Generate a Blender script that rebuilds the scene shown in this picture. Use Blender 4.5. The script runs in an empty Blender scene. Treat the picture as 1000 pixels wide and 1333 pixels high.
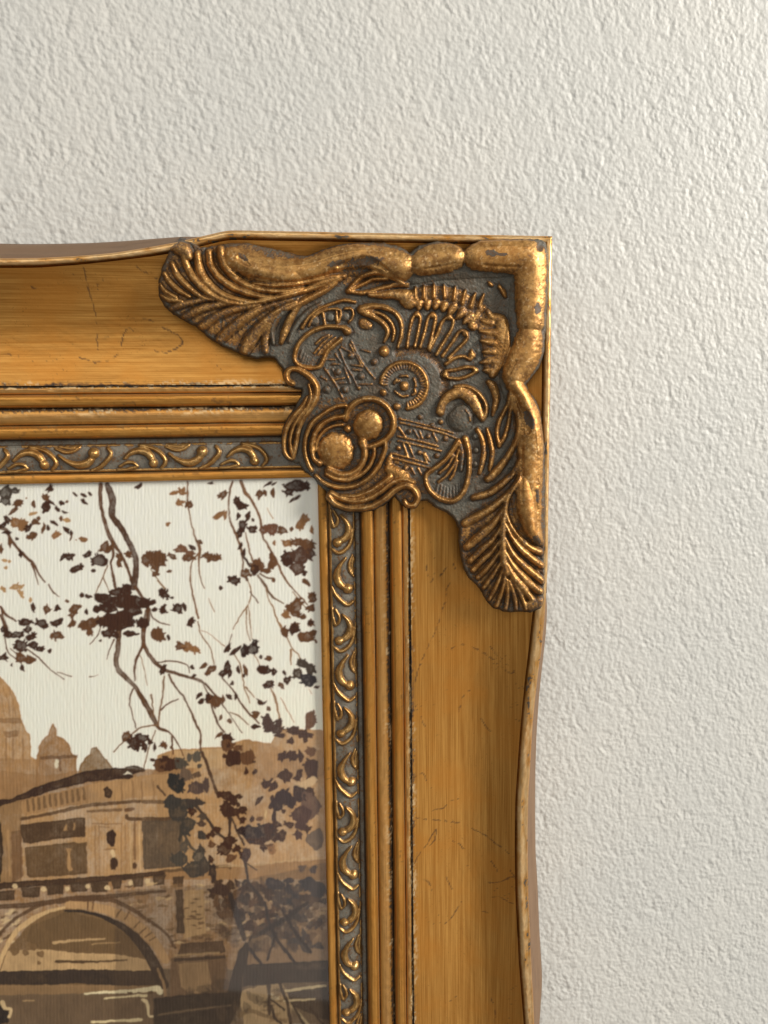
import bpy, math, numpy as np
from mathutils import Matrix

# ------------------------------------------------------------------ camera
S = 0.00025                       # metres per design unit (one unit ~ one photo pixel on the frame face)
FPX, HREF = 1015.0, 80.0
CC = np.array([500.0, 666.5])
def _n(v): return v/np.linalg.norm(v)
EY = _n(np.array([600-CC[0], 9000-CC[1], FPX]))      # wall "down" seen by the camera
EX = _n(np.array([8200-CC[0], 450-CC[1], FPX]))      # wall "right" seen by the camera
EN = _n(np.cross(EX, EY)); EY = np.cross(EN, EX)
DC = FPX+HREF
scene = bpy.context.scene
cam = bpy.data.objects.new('camera', bpy.data.cameras.new('camera'))
scene.collection.objects.link(cam); scene.camera = cam
cam.data.sensor_fit = 'HORIZONTAL'; cam.data.sensor_width = 36
cam.data.lens = FPX/1000*36; cam.data.clip_start = 0.005; cam.data.clip_end = 50
cv = lambda v: (float(v@EX), float(v@EN), float(-(v@EY)))
cx, cy, cz = cv(np.array([1., 0, 0])), cv(np.array([0, -1., 0])), cv(np.array([0, 0, -1.]))
cam.matrix_world = Matrix(((cx[0], cy[0], cz[0], 0), (cx[1], cy[1], cz[1], -DC*S), (cx[2], cy[2], cz[2], 0), (0, 0, 0, 1)))
cam.data.dof.use_dof = False

# ------------------------------------------------------------------ light
world = bpy.data.worlds.new('World'); scene.world = world; world.use_nodes = True
bg = world.node_tree.nodes['Background']
bg.inputs[0].default_value = (0.95, 0.93, 0.90, 1); bg.inputs[1].default_value = 0.21
def area(name, loc, target, size, sizey, power, col):
    l = bpy.data.lights.new(name, 'AREA'); l.shape = 'RECTANGLE'; l.size = size; l.size_y = sizey
    l.energy = power; l.color = col
    o = bpy.data.objects.new(name, l); scene.collection.objects.link(o)
    from mathutils import Vector
    o.location = loc
    o.rotation_euler = (Vector(target)-Vector(loc)).to_track_quat('-Z', 'Y').to_euler()
    return o
area('window_light', (1.62, -0.82, 0.66), (0.0, 0, 0.0), 0.5, 0.7, 46, (1.0, 0.965, 0.905))
area('upper_fill', (-0.5, -1.6, 0.95), (0, 0, 0), 2.2, 1.1, 10.5, (1.0, 0.98, 0.95))  # unseen fill lamp, added to brighten the gold from the front
area('low_fill', (0.50, -1.7, -1.15), (0, 0, 0), 1.3, 0.8, 2.6, (1.0, 0.97, 0.93))  # unseen low lamp, added so the glass mirrors a pale veil
scene.view_settings.view_transform = 'Standard'; scene.view_settings.look = 'None'
scene.view_settings.exposure = 0.0; scene.view_settings.gamma = 1.0
scene.view_settings.use_curve_mapping = False

# ------------------------------------------------------------------ helpers
def unproj(u, v, w):
    u = np.asarray(u, float); v = np.asarray(v, float); w = np.asarray(w, float)
    rx = (u-CC[0])/FPX; ry = (v-CC[1])/FPX
    dx = rx*EX[0]+ry*EX[1]+EX[2]; dy = rx*EY[0]+ry*EY[1]+EY[2]; dn = rx*EN[0]+ry*EN[1]+EN[2]
    t = (DC-w)/dn
    return t*dx, t*dy
def world_co(X, Y, w):
    return np.stack([X*S, -w*S, -Y*S], -1)
def smooth(x, a, b):
    t = np.clip((x-a)/(b-a), 0, 1); return t*t*(3-2*t)
def vnoise(x, y, seed=0):
    """value noise of unit period, -1..1"""
    x = np.asarray(x, float); y = np.asarray(y, float)
    xi = np.floor(x).astype(np.int64); yi = np.floor(y).astype(np.int64)
    fx = x-xi; fy = y-yi; fx = fx*fx*(3-2*fx); fy = fy*fy*(3-2*fy)
    def h(a, b):
        n = (a*374761393+b*668265263+seed*1442695041) & 0xffffffff
        n = ((n ^ (n >> 13))*1274126177) & 0xffffffff
        n = (n ^ (n >> 16)) & 0xffff
        return n/32767.5-1
    return (h(xi, yi)*(1-fx)+h(xi+1, yi)*fx)*(1-fy)+(h(xi, yi+1)*(1-fx)+h(xi+1, yi+1)*fx)*fy
def fbm(x, y, seed=0, octv=3):
    s = 0; a = 1; t = 0
    for i in range(octv):
        s = s+a*vnoise(x*2**i, y*2**i, seed+i*17); t += a; a *= .55
    return s/t
def blur(F, s):
    n = int(3*s)+1; k = np.exp(-.5*(np.arange(-n, n+1)/s)**2); k /= k.sum()
    P = np.pad(F, n, mode='edge')
    P = sum(k[i]*P[i:i+F.shape[0], :] for i in range(2*n+1))
    return sum(k[i]*P[:, i:i+F.shape[1]] for i in range(2*n+1))
def resample(pts, step=1.6):
    """Catmull-Rom through (x,y,r) points"""
    P = np.array(pts, float)
    if len(P) == 1: return P
    if len(P) == 2:
        n = max(2, int(np.hypot(*(P[1]-P[0])[:2])/step)+1)
        t = np.linspace(0, 1, n)[:, None]; return P[0]*(1-t)+P[1]*t
    Q = np.vstack([2*P[0]-P[1], P, 2*P[-1]-P[-2]]); out = []
    for i in range(1, len(Q)-2):
        a, b, c, d = Q[i-1], Q[i], Q[i+1], Q[i+2]
        n = max(2, int(np.hypot(*(c-b)[:2])/step)+1)
        for t in np.arange(n)/n:
            out.append(.5*((2*b)+(c-a)*t+(2*a-5*b+4*c-d)*t*t+(3*b-a-3*c+d)*t**3))
    out.append(P[-1]); out = np.array(out); out[:, 2] = np.maximum(out[:, 2], .3)
    return out

COL = scene.collection
def empty(name, loc=(0, 0, 0)):
    o = bpy.data.objects.new(name, None); o.location = loc; COL.objects.link(o); o.empty_display_size = .01; return o
def link_mesh(name, me, mat, parent=None, label=None):
    o = bpy.data.objects.new(name, me); COL.objects.link(o)
    if mat: me.materials.append(mat)
    if parent: o.parent = parent
    if label: o['label'] = label
    return o
def grid_normals(P):
    du = np.gradient(P, axis=1); dv = np.gradient(P, axis=0)
    n = np.cross(du, dv); n /= np.maximum(np.linalg.norm(n, axis=2, keepdims=True), 1e-20)
    if n[..., 1].mean() > 0: n = -n
    return n
def mesh_faces(name, P, quads, mat, parent=None, attr=None, uv=None, normals=None, label=None, flip=False):
    """P (n,3); quads (m,4); compact and build"""
    used = np.unique(quads); rm = np.full(len(P), -1, np.int64); rm[used] = np.arange(len(used))
    q = rm[quads]; 
    if flip: q = q[:, ::-1]
    me = bpy.data.meshes.new(name)
    me.vertices.add(len(used)); me.vertices.foreach_set('co', P[used].astype(np.float32).ravel())
    me.loops.add(q.size); me.loops.foreach_set('vertex_index', q.astype(np.int32).ravel())
    me.polygons.add(len(q)); me.polygons.foreach_set('loop_start', np.arange(0, q.size, 4, dtype=np.int32))
    me.update(calc_edges=True)
    me.polygons.foreach_set('use_smooth', np.ones(len(q), bool))
    if attr is not None:
        a = me.color_attributes.new('tone', 'FLOAT_COLOR', 'POINT')
        c = np.ones((len(used), 4), np.float32); c[:, :attr.shape[1]] = attr[used]
        a.data.foreach_set('color', c.ravel())
    if uv is not None:
        l = me.uv_layers.new(name='UVMap'); l.data.foreach_set('uv', uv[used][q.ravel()].astype(np.float32).ravel())
    if normals is not None:
        me.normals_split_custom_set_from_vertices(normals[used].astype(np.float32).tolist())
    me.update()
    return link_mesh(name, me, mat, parent, label)
def all_quads(nr, nc):
    i = np.arange(nr-1)[:, None]*nc+np.arange(nc-1)[None, :]
    return np.stack([i, i+1, i+nc+1, i+nc], -1).reshape(-1, 4)
def orient(P, quads):
    """True when the quads must be flipped to face the room (-Y)"""
    a = P[quads[:, 0]]; b = P[quads[:, 1]]; c = P[quads[:, 2]]
    return np.cross(b-a, c-a)[:, 1].sum() > 0
def grid_mesh(name, P, mat, parent=None, attr=None, uv=None, label=None, keep=None, smoothn=True):
    nr, nc = P.shape[:2]; q = all_quads(nr, nc)
    if keep is not None: q = q[keep.reshape(-1)]
    N = grid_normals(P).reshape(-1, 3) if smoothn else None
    Pf = P.reshape(-1, 3)
    return mesh_faces(name, Pf, q, mat, parent, None if attr is None else attr.reshape(-1, attr.shape[-1]),
                      None if uv is None else uv.reshape(-1, 2), N, label, orient(Pf, q))

# ------------------------------------------------------------------ relief carving engine
class Relief:
    def __init__(self, U, V, du):
        self.U, self.V, self.du = U, V, du
        self.R = np.zeros_like(U); self.G = np.zeros_like(U); self.gold = np.zeros_like(U)
        self.edge = np.zeros_like(U); self.lab = np.zeros(U.shape, np.int32)
        self.names = ['ground']; self.extra = [None]
        self.u0, self.v0 = U[0, 0], V[0, 0]
    def rho(self, pts, pad):
        P = resample(pts); m = P[:, 2].max()*pad+2
        nr, nc = self.U.shape; sv = self.V[1, 0]-self.V[0, 0]; su = self.U[0, 1]-self.U[0, 0]
        c0 = max(0, int((P[:, 0].min()-m-self.u0)/su)); c1 = min(nc, int((P[:, 0].max()+m-self.u0)/su)+2)
        r0 = max(0, int((P[:, 1].min()-m-self.v0)/sv)); r1 = min(nr, int((P[:, 1].max()+m-self.v0)/sv)+2)
        if c1 <= c0 or r1 <= r0: return None
        sl = (slice(r0, r1), slice(c0, c1)); x = self.U[sl]; y = self.V[sl]
        best = np.full(x.shape, 1e9)
        if len(P) == 1:
            best = np.hypot(x-P[0, 0], y-P[0, 1])/P[0, 2]; return sl, best
        for a, b in zip(P[:-1], P[1:]):
            d = b[:2]-a[:2]; L = max(d@d, 1e-9)
            t = np.clip(((x-a[0])*d[0]+(y-a[1])*d[1])/L, 0, 1)
            r = a[2]+(b[2]-a[2])*t
            best = np.minimum(best, np.hypot(x-a[0]-t*d[0], y-a[1]-t*d[1])/r)
        return sl, best
    def stroke(self, name, pts, h, gold=1.0, p=.85, groove=1.6, ew=1.0, lab=True):
        pts = [(q[0], q[1], q[2]*1.14+.3 if q[2] < 6 else q[2]) for q in pts]
        res = self.rho(pts, 1.8)
        if res is None: return
        sl, rho = res; rr = np.mean([q[2] for q in pts])
        rho = rho*(1+.05*vnoise(self.U[sl]/4, self.V[sl]/4, len(self.names)))
        prof = np.power(np.clip(1-rho*rho, 0, 1), p)
        hh = h*prof
        k = 1+ min(.9, 2.2/rr)
        g = np.where(rho >= .9, smooth(rho, k, 1.0), 0)*groove
        win = hh > self.R[sl]
        if lab:
            i = len(self.names); self.names.append(name); self.extra.append(None)
            self.lab[sl] = np.where(win & (rho < 1), i, self.lab[sl])
        self.gold[sl] = np.where(win, gold*smooth(prof, .04, .38), self.gold[sl])
        dd = (rho-1.08)*rr; e = np.exp(-(dd/np.where(dd < 0, .75, 1.35))**2)*ew  # dark outline at the stroke foot: brown glaze with crease shade painted in
        self.edge[sl] = np.where(win & (rho < .9), self.edge[sl]*smooth(prof, .8, .2), self.edge[sl])
        self.edge[sl] = np.where(self.R[sl] < h*.55, np.maximum(self.edge[sl], e), self.edge[sl])
        self.R[sl] = np.maximum(self.R[sl], hh)
        self.G[sl] = np.maximum(self.G[sl], g)
    def dome(self, pts, h, p=1.0):
        """soft ground swelling without its own label"""
        res = self.rho(pts, 1.3)
        sl, rho = res
        return sl, h*np.power(np.clip(1-rho*rho, 0, 1), p)

# ------------------------------------------------------------------ materials
def nodes(name):
    m = bpy.data.materials.new(name); m.use_nodes = True
    nt = m.node_tree; return m, nt, nt.nodes['Principled BSDF']
def N(nt, t, **kw):
    n = nt.nodes.new(t)
    for k, v in kw.items():
        if k.startswith('i_'):
            key = k[2:]
            n.inputs[int(key) if key.isdigit() else key].default_value = v
        else: setattr(n, k, v)
    return n
def mixc(nt, fac, a, b, blend='MIX'):
    n = nt.nodes.new('ShaderNodeMix'); n.data_type = 'RGBA'; n.blend_type = blend
    for sock, val in ((n.inputs[0], fac), (n.inputs[6], a), (n.inputs[7], b)):
        if hasattr(val, 'links') or isinstance(val, bpy.types.NodeSocket): nt.links.new(val, sock)
        elif isinstance(val, (int, float)): sock.default_value = val
        else: sock.default_value = (*val, 1)
    return n.outputs[2]
def mth(nt, op, a, b=None, c=None, clamp=False):
    n = nt.nodes.new('ShaderNodeMath'); n.operation = op; n.use_clamp = clamp
    for i, val in enumerate((a, b, c)):
        if val is None: continue
        if isinstance(val, bpy.types.NodeSocket): nt.links.new(val, n.inputs[i])
        else: n.inputs[i].default_value = val
    return n.outputs[0]
def noise(nt, vec, scale, detail=2, rough=.5, dist=0):
    n = N(nt, 'ShaderNodeTexNoise', i_Scale=scale, i_Detail=detail, i_Roughness=rough, i_Distortion=dist)
    if vec: nt.links.new(vec, n.inputs['Vector'])
    return n.outputs['Fac']
def ramp(nt, val, a, b, lo=0., hi=1.):
    n = N(nt, 'ShaderNodeMapRange', i_1=a, i_2=b, i_3=lo, i_4=hi); n.interpolation_type = 'SMOOTHSTEP'
    nt.links.new(val, n.inputs[0]); return n.outputs[0]
GOLD_A, GOLD_B, GOLD_O = (0.74, 0.370, 0.086), (0.42, 0.170, 0.026), (0.62, 0.245, 0.036)
PATINA, GLAZE_SHADE = (0.098, 0.090, 0.068), (0.035, 0.016, 0.006)  # dark brown serves glaze and cracks, and shade painted into the creases
def gold_material(name, streak=True, attr=True, gold_hi=GOLD_A, gold_lo=GOLD_B, rough=.34, metal=.8, speck=.5, grit=.75, warm=.55, pat0=PATINA):
    m, nt, b = nodes(name)
    tc = N(nt, 'ShaderNodeTexCoord')
    obj = tc.outputs['Object']; uv = tc.outputs['UV']
    big = noise(nt, obj, 55, 3, .55)
    fine = noise(nt, obj, 1500, 3, .6)
    if streak:
        mp = N(nt, 'ShaderNodeMapping'); mp.inputs['Scale'].default_value = (.7, 62, 1); nt.links.new(uv, mp.inputs[0])
        st = noise(nt, mp.outputs[0], 1.0, 4, .65)
        mp2 = N(nt, 'ShaderNodeMapping'); mp2.inputs['Scale'].default_value = (.5, 14, 1); nt.links.new(uv, mp2.inputs[0])
        st2 = noise(nt, mp2.outputs[0], 1.0, 3, .6)
        grain = mth(nt, 'MULTIPLY_ADD', st, .62, mth(nt, 'MULTIPLY', st2, .38))
    else:
        grain = noise(nt, obj, 420, 4, .65)
    g = ramp(nt, grain, .33, .67)
    c = mixc(nt, g, gold_lo, gold_hi)
    c = mixc(nt, ramp(nt, big, .42, .68, 0, warm), c, GOLD_O)
    # darker flecks in the glaze
    fl = noise(nt, obj, 1300, 4, .7)
    flf = mth(nt, 'MULTIPLY', ramp(nt, fl, .60, .72), mth(nt, 'MULTIPLY', ramp(nt, noise(nt, obj, 90, 2, .5), .42, .62), speck))
    c = mixc(nt, flf, c, (0.10, 0.045, 0.014))
    metal_s = None
    if attr:
        at = N(nt, 'ShaderNodeAttribute', attribute_name='tone')
        sp = N(nt, 'ShaderNodeSeparateColor'); nt.links.new(at.outputs['Color'], sp.inputs[0])
        nz = mth(nt, 'MULTIPLY_ADD', fine, .9, -.45)
        gm = mth(nt, 'ADD', sp.outputs[0], mth(nt, 'MULTIPLY', nz, grit))
        gmask = ramp(nt, gm, .30, .82)
        pat = mixc(nt, ramp(nt, fine, .3, .7), pat0, tuple(1.5*x for x in pat0))
        pat = mixc(nt, ramp(nt, noise(nt, obj, 160, 3, .6), .45, .7, 0, .6), pat, (0.10, 0.065, 0.033))
        pat = mixc(nt, ramp(nt, gm, .05, .42), pat, (0.13, 0.062, 0.022))
        c = mixc(nt, gmask, pat, c)
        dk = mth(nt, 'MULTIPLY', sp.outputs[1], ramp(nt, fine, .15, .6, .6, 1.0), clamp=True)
        c = mixc(nt, dk, c, GLAZE_SHADE)
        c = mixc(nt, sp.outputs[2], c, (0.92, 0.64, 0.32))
        ms = mth(nt, 'MULTIPLY', gmask, mth(nt, 'MULTIPLY_ADD', dk, -.8, 1.0))
        nt.links.new(mth(nt, 'MULTIPLY_ADD', ms, metal-.12, .12), b.inputs['Metallic'])
        rr = mth(nt, 'MULTIPLY_ADD', gmask, rough-.52, .52)
        rr = mth(nt, 'MULTIPLY_ADD', grain, .10, rr)
        nt.links.new(rr, b.inputs['Roughness'])
    else:
        b.inputs['Metallic'].default_value = metal
        nt.links.new(mth(nt, 'MULTIPLY_ADD', grain, .2, rough-.08), b.inputs['Roughness'])
    nt.links.new(c, b.inputs['Base Color'])
    bp = N(nt, 'ShaderNodeBump'); bp.inputs['Strength'].default_value = .35; bp.inputs['Distance'].default_value = .0001
    hgt = mth(nt, 'MULTIPLY_ADD', fine, .7, mth(nt, 'MULTIPLY', grain, .7 if streak else .9))
    nt.links.new(hgt, bp.inputs['Height']); nt.links.new(bp.outputs[0], b.inputs['Normal'])
    return m
M_cove = gold_material('brushed_antique_gold', True, True)
M_fillet = gold_material('brushed_gold_fillet', True, True)
M_orn = gold_material('worn_gold_over_grey_patina', False, True, (0.57, 0.315, 0.100), (0.27, 0.128, 0.036), rough=.41, metal=.72, speck=1., grit=1.5, warm=.25)
M_band = gold_material('worn_gold_scroll_band', False, True, (0.62, 0.37, 0.13), (0.38, 0.20, 0.06), rough=.36, speck=.8, grit=1.3, warm=.2, pat0=(0.17, 0.152, 0.118))
M_side = gold_material('dull_bronze_side', True, True, (0.23, 0.135, 0.070), (0.18, 0.10, 0.05), .6, .1, .1, warm=0.0)

def wall_material():
    m, nt, b = nodes('textured_white_paint')
    tc = N(nt, 'ShaderNodeTexCoord'); obj = tc.outputs['Object']
    mp = N(nt, 'ShaderNodeMapping'); mp.inputs['Rotation'].default_value = (0, math.radians(28), 0)
    mp.inputs['Scale'].default_value = (1, 1, .78); nt.links.new(obj, mp.inputs[0]); v = mp.outputs[0]
    big = noise(nt, obj, 14, 2, .5)
    c = mixc(nt, ramp(nt, big, .35, .65), (0.650, 0.638, 0.590), (0.680, 0.660, 0.603))
    nt.links.new(c, b.inputs['Base Color']); b.inputs['Roughness'].default_value = .55
    zone = ramp(nt, noise(nt, obj, 90, 2, .5), .35, .65, .62, 1.0)
    a1 = noise(nt, v, 500, .6, .35, .1); a2 = noise(nt, obj, 720, .5, .4); a5 = noise(nt, v, 300, 0, .5)
    dents = mth(nt, 'MULTIPLY', ramp(nt, a5, .45, .85), zone)
    a3 = noise(nt, obj, 2000, 1, .5); a4 = noise(nt, v, 140, 1, .5)
    h = mth(nt, 'MULTIPLY_ADD', mth(nt, 'MULTIPLY', a1, zone), -1.0, mth(nt, 'MULTIPLY_ADD', mth(nt, 'MULTIPLY', a2, zone), .85, mth(nt, 'MULTIPLY_ADD', a3, .05, mth(nt, 'MULTIPLY_ADD', a4, .6, mth(nt, 'MULTIPLY', dents, -.5)))))
    bp = N(nt, 'ShaderNodeBump'); bp.inputs['Strength'].default_value = .52; bp.inputs['Distance'].default_value = .0009
    nt.links.new(h, bp.inputs['Height']); nt.links.new(bp.outputs[0], b.inputs['Normal'])
    return m
M_wall = wall_material()

# ------------------------------------------------------------------ wall
me = bpy.data.meshes.new('wall')
W = 1400*S
me.from_pydata([(-W, 0, -W), (W, 0, -W), (W, 0, W), (-W, 0, W), (-W, .02, -W), (W, .02, -W), (W, .02, W), (-W, .02, W)], [],
               [(0, 1, 2, 3), (5, 4, 7, 6), (4, 5, 1, 0), (3, 2, 6, 7), (1, 5, 6, 2), (4, 0, 3, 7)])
wall = link_mesh('wall', me, M_wall); wall['kind'] = 'structure'

# ------------------------------------------------------------------ frame profile
XS, YS = 48.9, 78.7               # sight-edge corner in wall coordinates
frame = empty('picture_frame', (XS*S, 0, -YS*S))
frame['label'] = 'ornate antique gold picture frame with a carved leaf and shell corner ornament'
frame['category'] = 'picture frame'
FO = np.array([XS*S, 0, -YS*S])
def loc(P): return P-FO
AMAX = 1150.0
SIDES = {'top': -1, 'right': 1}
def rail_xy(side, a, q):
    if side == 'right': return XS+q, YS+a
    return XS-a, YS-q
# traced outer wave: (pixel along, inner line, rim outer, wall edge)
RW = [(800, 693, 710.5, 714), (840, 689, 707, 713), (880, 684, 701.5, 709), (930, 679, 696, 704), (980, 675, 692.5, 700.8), (1040, 671, 689, 699.3),
      (1100, 670.3, 688, 699), (1160, 671, 689, 699.5), (1200, 672.7, 690.5, 702), (1260, 676, 693, 704), (1333, 682, 696.5, 708)]
TW = [(0, 348.8, 335.5, 315), (50, 348.4, 335, 314.6), (100, 345, 332.5, 313.6), (150, 339.5, 328, 311), (200, 333.5, 320, 307.3), (232, 328, 314, 305.3)]
def wave(side):
    A, D, O, E_ = [], [], [], []
    for t in (RW if side == 'right' else TW):
        if side == 'right':
            x, y = unproj(t[1], t[0], 92); D.append(x-XS); A.append(y-YS)
            O.append(unproj(t[2], t[0], 90)[0]-XS); E_.append(unproj(t[3], t[0], 12)[0]-XS)
        else:
            x, y = unproj(t[0], t[1], 92); D.append(YS-y); A.append(XS-x)
            O.append(YS-unproj(t[0], t[2], 90)[1]); E_.append(YS-unproj(t[0], t[3], 12)[1])
    A, D, O, E_ = map(np.array, (A, D, O, E_))
    o = np.argsort(A); A, D, O, E_ = A[o], D[o], O[o], E_[o]
    # towards the corner the rim straightens, beyond the picture the wave goes on
    a0 = A[0]; ca = np.array([-420., a0-60]); A = np.concatenate([ca, A])
    qo = 309.; qe = 316. if side == 'right' else 315.
    D = np.concatenate([[296, 296.], D]); O = np.concatenate([[qo, qo], O]); E_ = np.concatenate([[qe, qe], E_])
    la = A[-1]; ex = la+np.array([120, 260, 420, 700.])
    k = np.array([.35, .75, .9, .2]) if side == 'right' else np.array([.1, .5, .9, .4])
    for arr, lst in ((D, 'D'), (O, 'O'), (E_, 'E')):
        pass
    D2 = D[-1]+(292-D[-1])*k; O2 = O[-1]+(309-O[-1])*k; E2 = E_[-1]+(316-E_[-1])*k
    A = np.concatenate([A, ex]); D = np.concatenate([D, D2]); O = np.concatenate([O, O2]); E_ = np.concatenate([E_, E2])
    return A, D, O, E_
WAVE = {s: wave(s) for s in SIDES}
def smooth_interp(x, A, B):
    xs = np.linspace(A[0], A[-1], 1200); ys = np.interp(xs, A, B)
    k = np.exp(-np.linspace(-2, 2, 31)**2); k /= k.sum()
    ys = np.convolve(np.pad(ys, 15, mode='edge'), k, 'valid')
    return np.interp(x, xs, ys)

def rail_strip(side, name, prof, mat, parent, na=1.6, attrf=None, jitter=.25, seed=1, qscale=None, label=None):
    """sweep a list of (q, w) along one rail, mitred at the corner. prof may be a function a -> (q list, w list)"""
    a = np.arange(-330, AMAX, na)
    if callable(prof): q, w = prof(a)                      # (na, nq)
    else:
        pr = np.array(prof, float); q = np.repeat(pr[None, :, 0], len(a), 0); w = np.repeat(pr[None, :, 1], len(a), 0)
    nq = q.shape[1]
    A = np.repeat(a[:, None], nq, 1)
    # mitre: slide the first rows onto the diagonal a = -q
    A = np.maximum(A, -q)
    keep = (A[1:, :-1]-A[:-1, :-1] > 1e-6) | (A[1:, 1:]-A[:-1, 1:] > 1e-6)
    j = jitter*(fbm(A/38, q/9, seed)*1.0+.5*vnoise(A/7, q/3, seed+5))
    w2 = w+j; q2 = q+.5*jitter*vnoise(A/60, q*0+seed, seed+9)
    X, Y = rail_xy(side, A, q2)
    P = loc(world_co(X, Y, w2))
    at = None if attrf is None else attrf(A, q, w)
    if at is None:
        at = np.zeros(A.shape+(3,)); at[..., 0] = 1
    uvs = np.stack([(A+(0 if side == 'right' else 3000))/100, q/100], -1)
    return grid_mesh(name, P, mat, parent, at, uvs, label, keep)

def profile_pts(pts, n=3):
    """densify polyline"""
    out = []
    for (a, b) in zip(pts[:-1], pts[1:]):
        for t in np.arange(n)/n: out.append((a[0]+(b[0]-a[0])*t, a[1]+(b[1]-a[1])*t))
    out.append(pts[-1]); return out
def roundbar(q0, q1, base, h, n=11, flat=.55):
    out = [(q0, base-3), (q0, base)]
    for t in np.linspace(0, 1, n):
        out.append((q0+.4+(q1-q0-.8)*t, base+h*(1-abs(2*t-1)**3.2)**flat))
    out += [(q1, base), (q1, base-3)]
    return out

def attr_fillet(lo, hi, seed, wear=1.0):
    def f(A, q, w):
        at = np.zeros(A.shape+(3,)); t = (q-lo)/(hi-lo)
        n = fbm(A/22, q/4, seed, 4); n2 = vnoise(A/3.2, q/1.6, seed+3)
        at[..., 0] = 1.05
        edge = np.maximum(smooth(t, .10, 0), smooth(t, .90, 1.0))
        at[..., 1] = np.clip(edge*(.75+.5*n), 0, 1)*wear  # edges darkened: shade lines painted in along with the glaze
        at[..., 2] = np.clip(np.exp(-((t-.93)/.045)**2)*(.55+.6*n), 0, .6)  # thin highlight painted along the outer edge
        chips = smooth(n2*.6+fbm(A/60, q/9, seed+8)*.7, .50, .62)
        at[..., 1] = np.clip(np.maximum(at[..., 1], chips*.5), 0, 1)
        return at
    return f
def attr_channel(lo, hi, seed, gold=.9, rough=1.0):
    def f(A, q, w):
        at = np.zeros(A.shape+(3,)); t = (q-lo)/(hi-lo)
        n = fbm(A/16, q/5, seed, 4); n2 = vnoise(A/2.6, q/1.5, seed+3); n3 = vnoise(A/45, q*0, seed+11)
        at[..., 0] = gold+.25*n
        outer = smooth(t+.12*n2+.08*n, .66, .92)
        at[..., 0] -= outer*.75*rough
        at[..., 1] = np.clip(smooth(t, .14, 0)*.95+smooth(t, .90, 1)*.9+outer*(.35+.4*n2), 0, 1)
        at[..., 2] = np.clip(.8*smooth(n2*.7+n*1.1+n3*.5, .35, .9)*smooth(t, .35, .8)+.16*smooth(t, .1, .3)*smooth(t, .8, .6), 0, .8)*rough
        return at
    return f

def crackle_lines(side):
    """fine cracks and scuffs traced in the cove (photo pixels)"""
    if side == 'right':
        return [[(588, 758), (584, 770), (583, 782), (578, 795), (574, 808), (568, 825), (560, 840), (552, 858), (546, 872), (541, 888)],
                [(590, 847), (605, 842), (620, 846), (640, 857), (660, 874), (668, 873)],
                [(540, 1126), (548, 1112), (556, 1104), (566, 1088), (570, 1083), (568, 1096), (560, 1106)],
                [(540, 1066), (552, 1069), (566, 1071), (584, 1074), (600, 1076)],
                [(614, 1082), (630, 1088), (645, 1097), (665, 1108)], [(637, 1151), (650, 1146), (662, 1135), (668, 1132)], [(657, 1119), (663, 1130), (667, 1136)],
                [(640, 1122), (648, 1134)], [(641, 1168), (650, 1166), (660, 1169), (672, 1168)],
                [(545, 1150), (552, 1148), (560, 1153), (564, 1163)], [(582, 1145), (590, 1163)], [(581, 1208), (590, 1200), (603, 1180)],
                [(540, 1014), (548, 1009), (553, 1011), (556, 1019)], [(566, 1058), (580, 1056), (586, 1048), (599, 1044)], [(592, 1100), (600, 1104), (607, 1112)],
                [(628, 938), (636, 950), (640, 953)], [(600, 930), (604, 912), (614, 902)], [(549, 935), (554, 948)], [(641, 1300), (645, 1322), (644, 1333)],
                [(588, 1310), (597, 1303)], [(556, 738), (560, 752), (568, 748), (562, 760)], [(574, 752), (590, 735), (596, 745)], [(628, 1190), (636, 1190)],
                [(640, 843), (652, 860), (656, 868)]]
    return [[(112, 350), (114, 365), (117, 384), (121, 400), (123, 415), (125, 428), (124, 442), (125, 454)],
            [(161, 416), (170, 413), (183, 412), (195, 416), (208, 423), (220, 430), (233, 437), (236, 446), (226, 454), (215, 458), (200, 456)],
            [(100, 464), (112, 468), (128, 470), (143, 467), (152, 460), (156, 447), (158, 435), (165, 425), (172, 430)],
            [(42, 374), (52, 377), (62, 373), (78, 371)], [(88, 370), (92, 371)], [(170, 346), (185, 352), (200, 362), (214, 366)],
            [(0, 460), (12, 461)], [(133, 438), (139, 438)], [(120, 470), (122, 472)]]
CR = {}
def crack_field(side, A, q):
    X, Y = rail_xy(side, A, q); out = np.zeros(A.shape)
    for li, line in enumerate(crackle_lines(side)):
        pts = []
        for (u, v) in line:
            x, y = unproj(u, v, 76); pts.append((float(x), float(y), 1.0))
        P = resample(pts, 2.5)
        x0, x1, y0, y1 = P[:, 0].min()-4, P[:, 0].max()+4, P[:, 1].min()-4, P[:, 1].max()+4
        m = (X > x0) & (X < x1) & (Y > y0) & (Y < y1)
        if not m.any(): continue
        xx = X[m]+.9*vnoise(X[m]/3, Y[m]/3, 40+li); yy = Y[m]+.9*vnoise(X[m]/3, Y[m]/3, 70+li)
        d = np.full(xx.shape, 99.)
        for a, b in zip(P[:-1], P[1:]):
            e = b[:2]-a[:2]; L = max(e@e, 1e-9); t = np.clip(((xx-a[0])*e[0]+(yy-a[1])*e[1])/L, 0, 1)
            d = np.minimum(d, np.hypot(xx-a[0]-t*e[0], yy-a[1]-t*e[1]))
        brk = smooth(vnoise(X[m]/5, Y[m]/5, 200+li), -.45, .15)
        out[m] = np.maximum(out[m], smooth(d, 1.35, .35)*brk)
    return out
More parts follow.
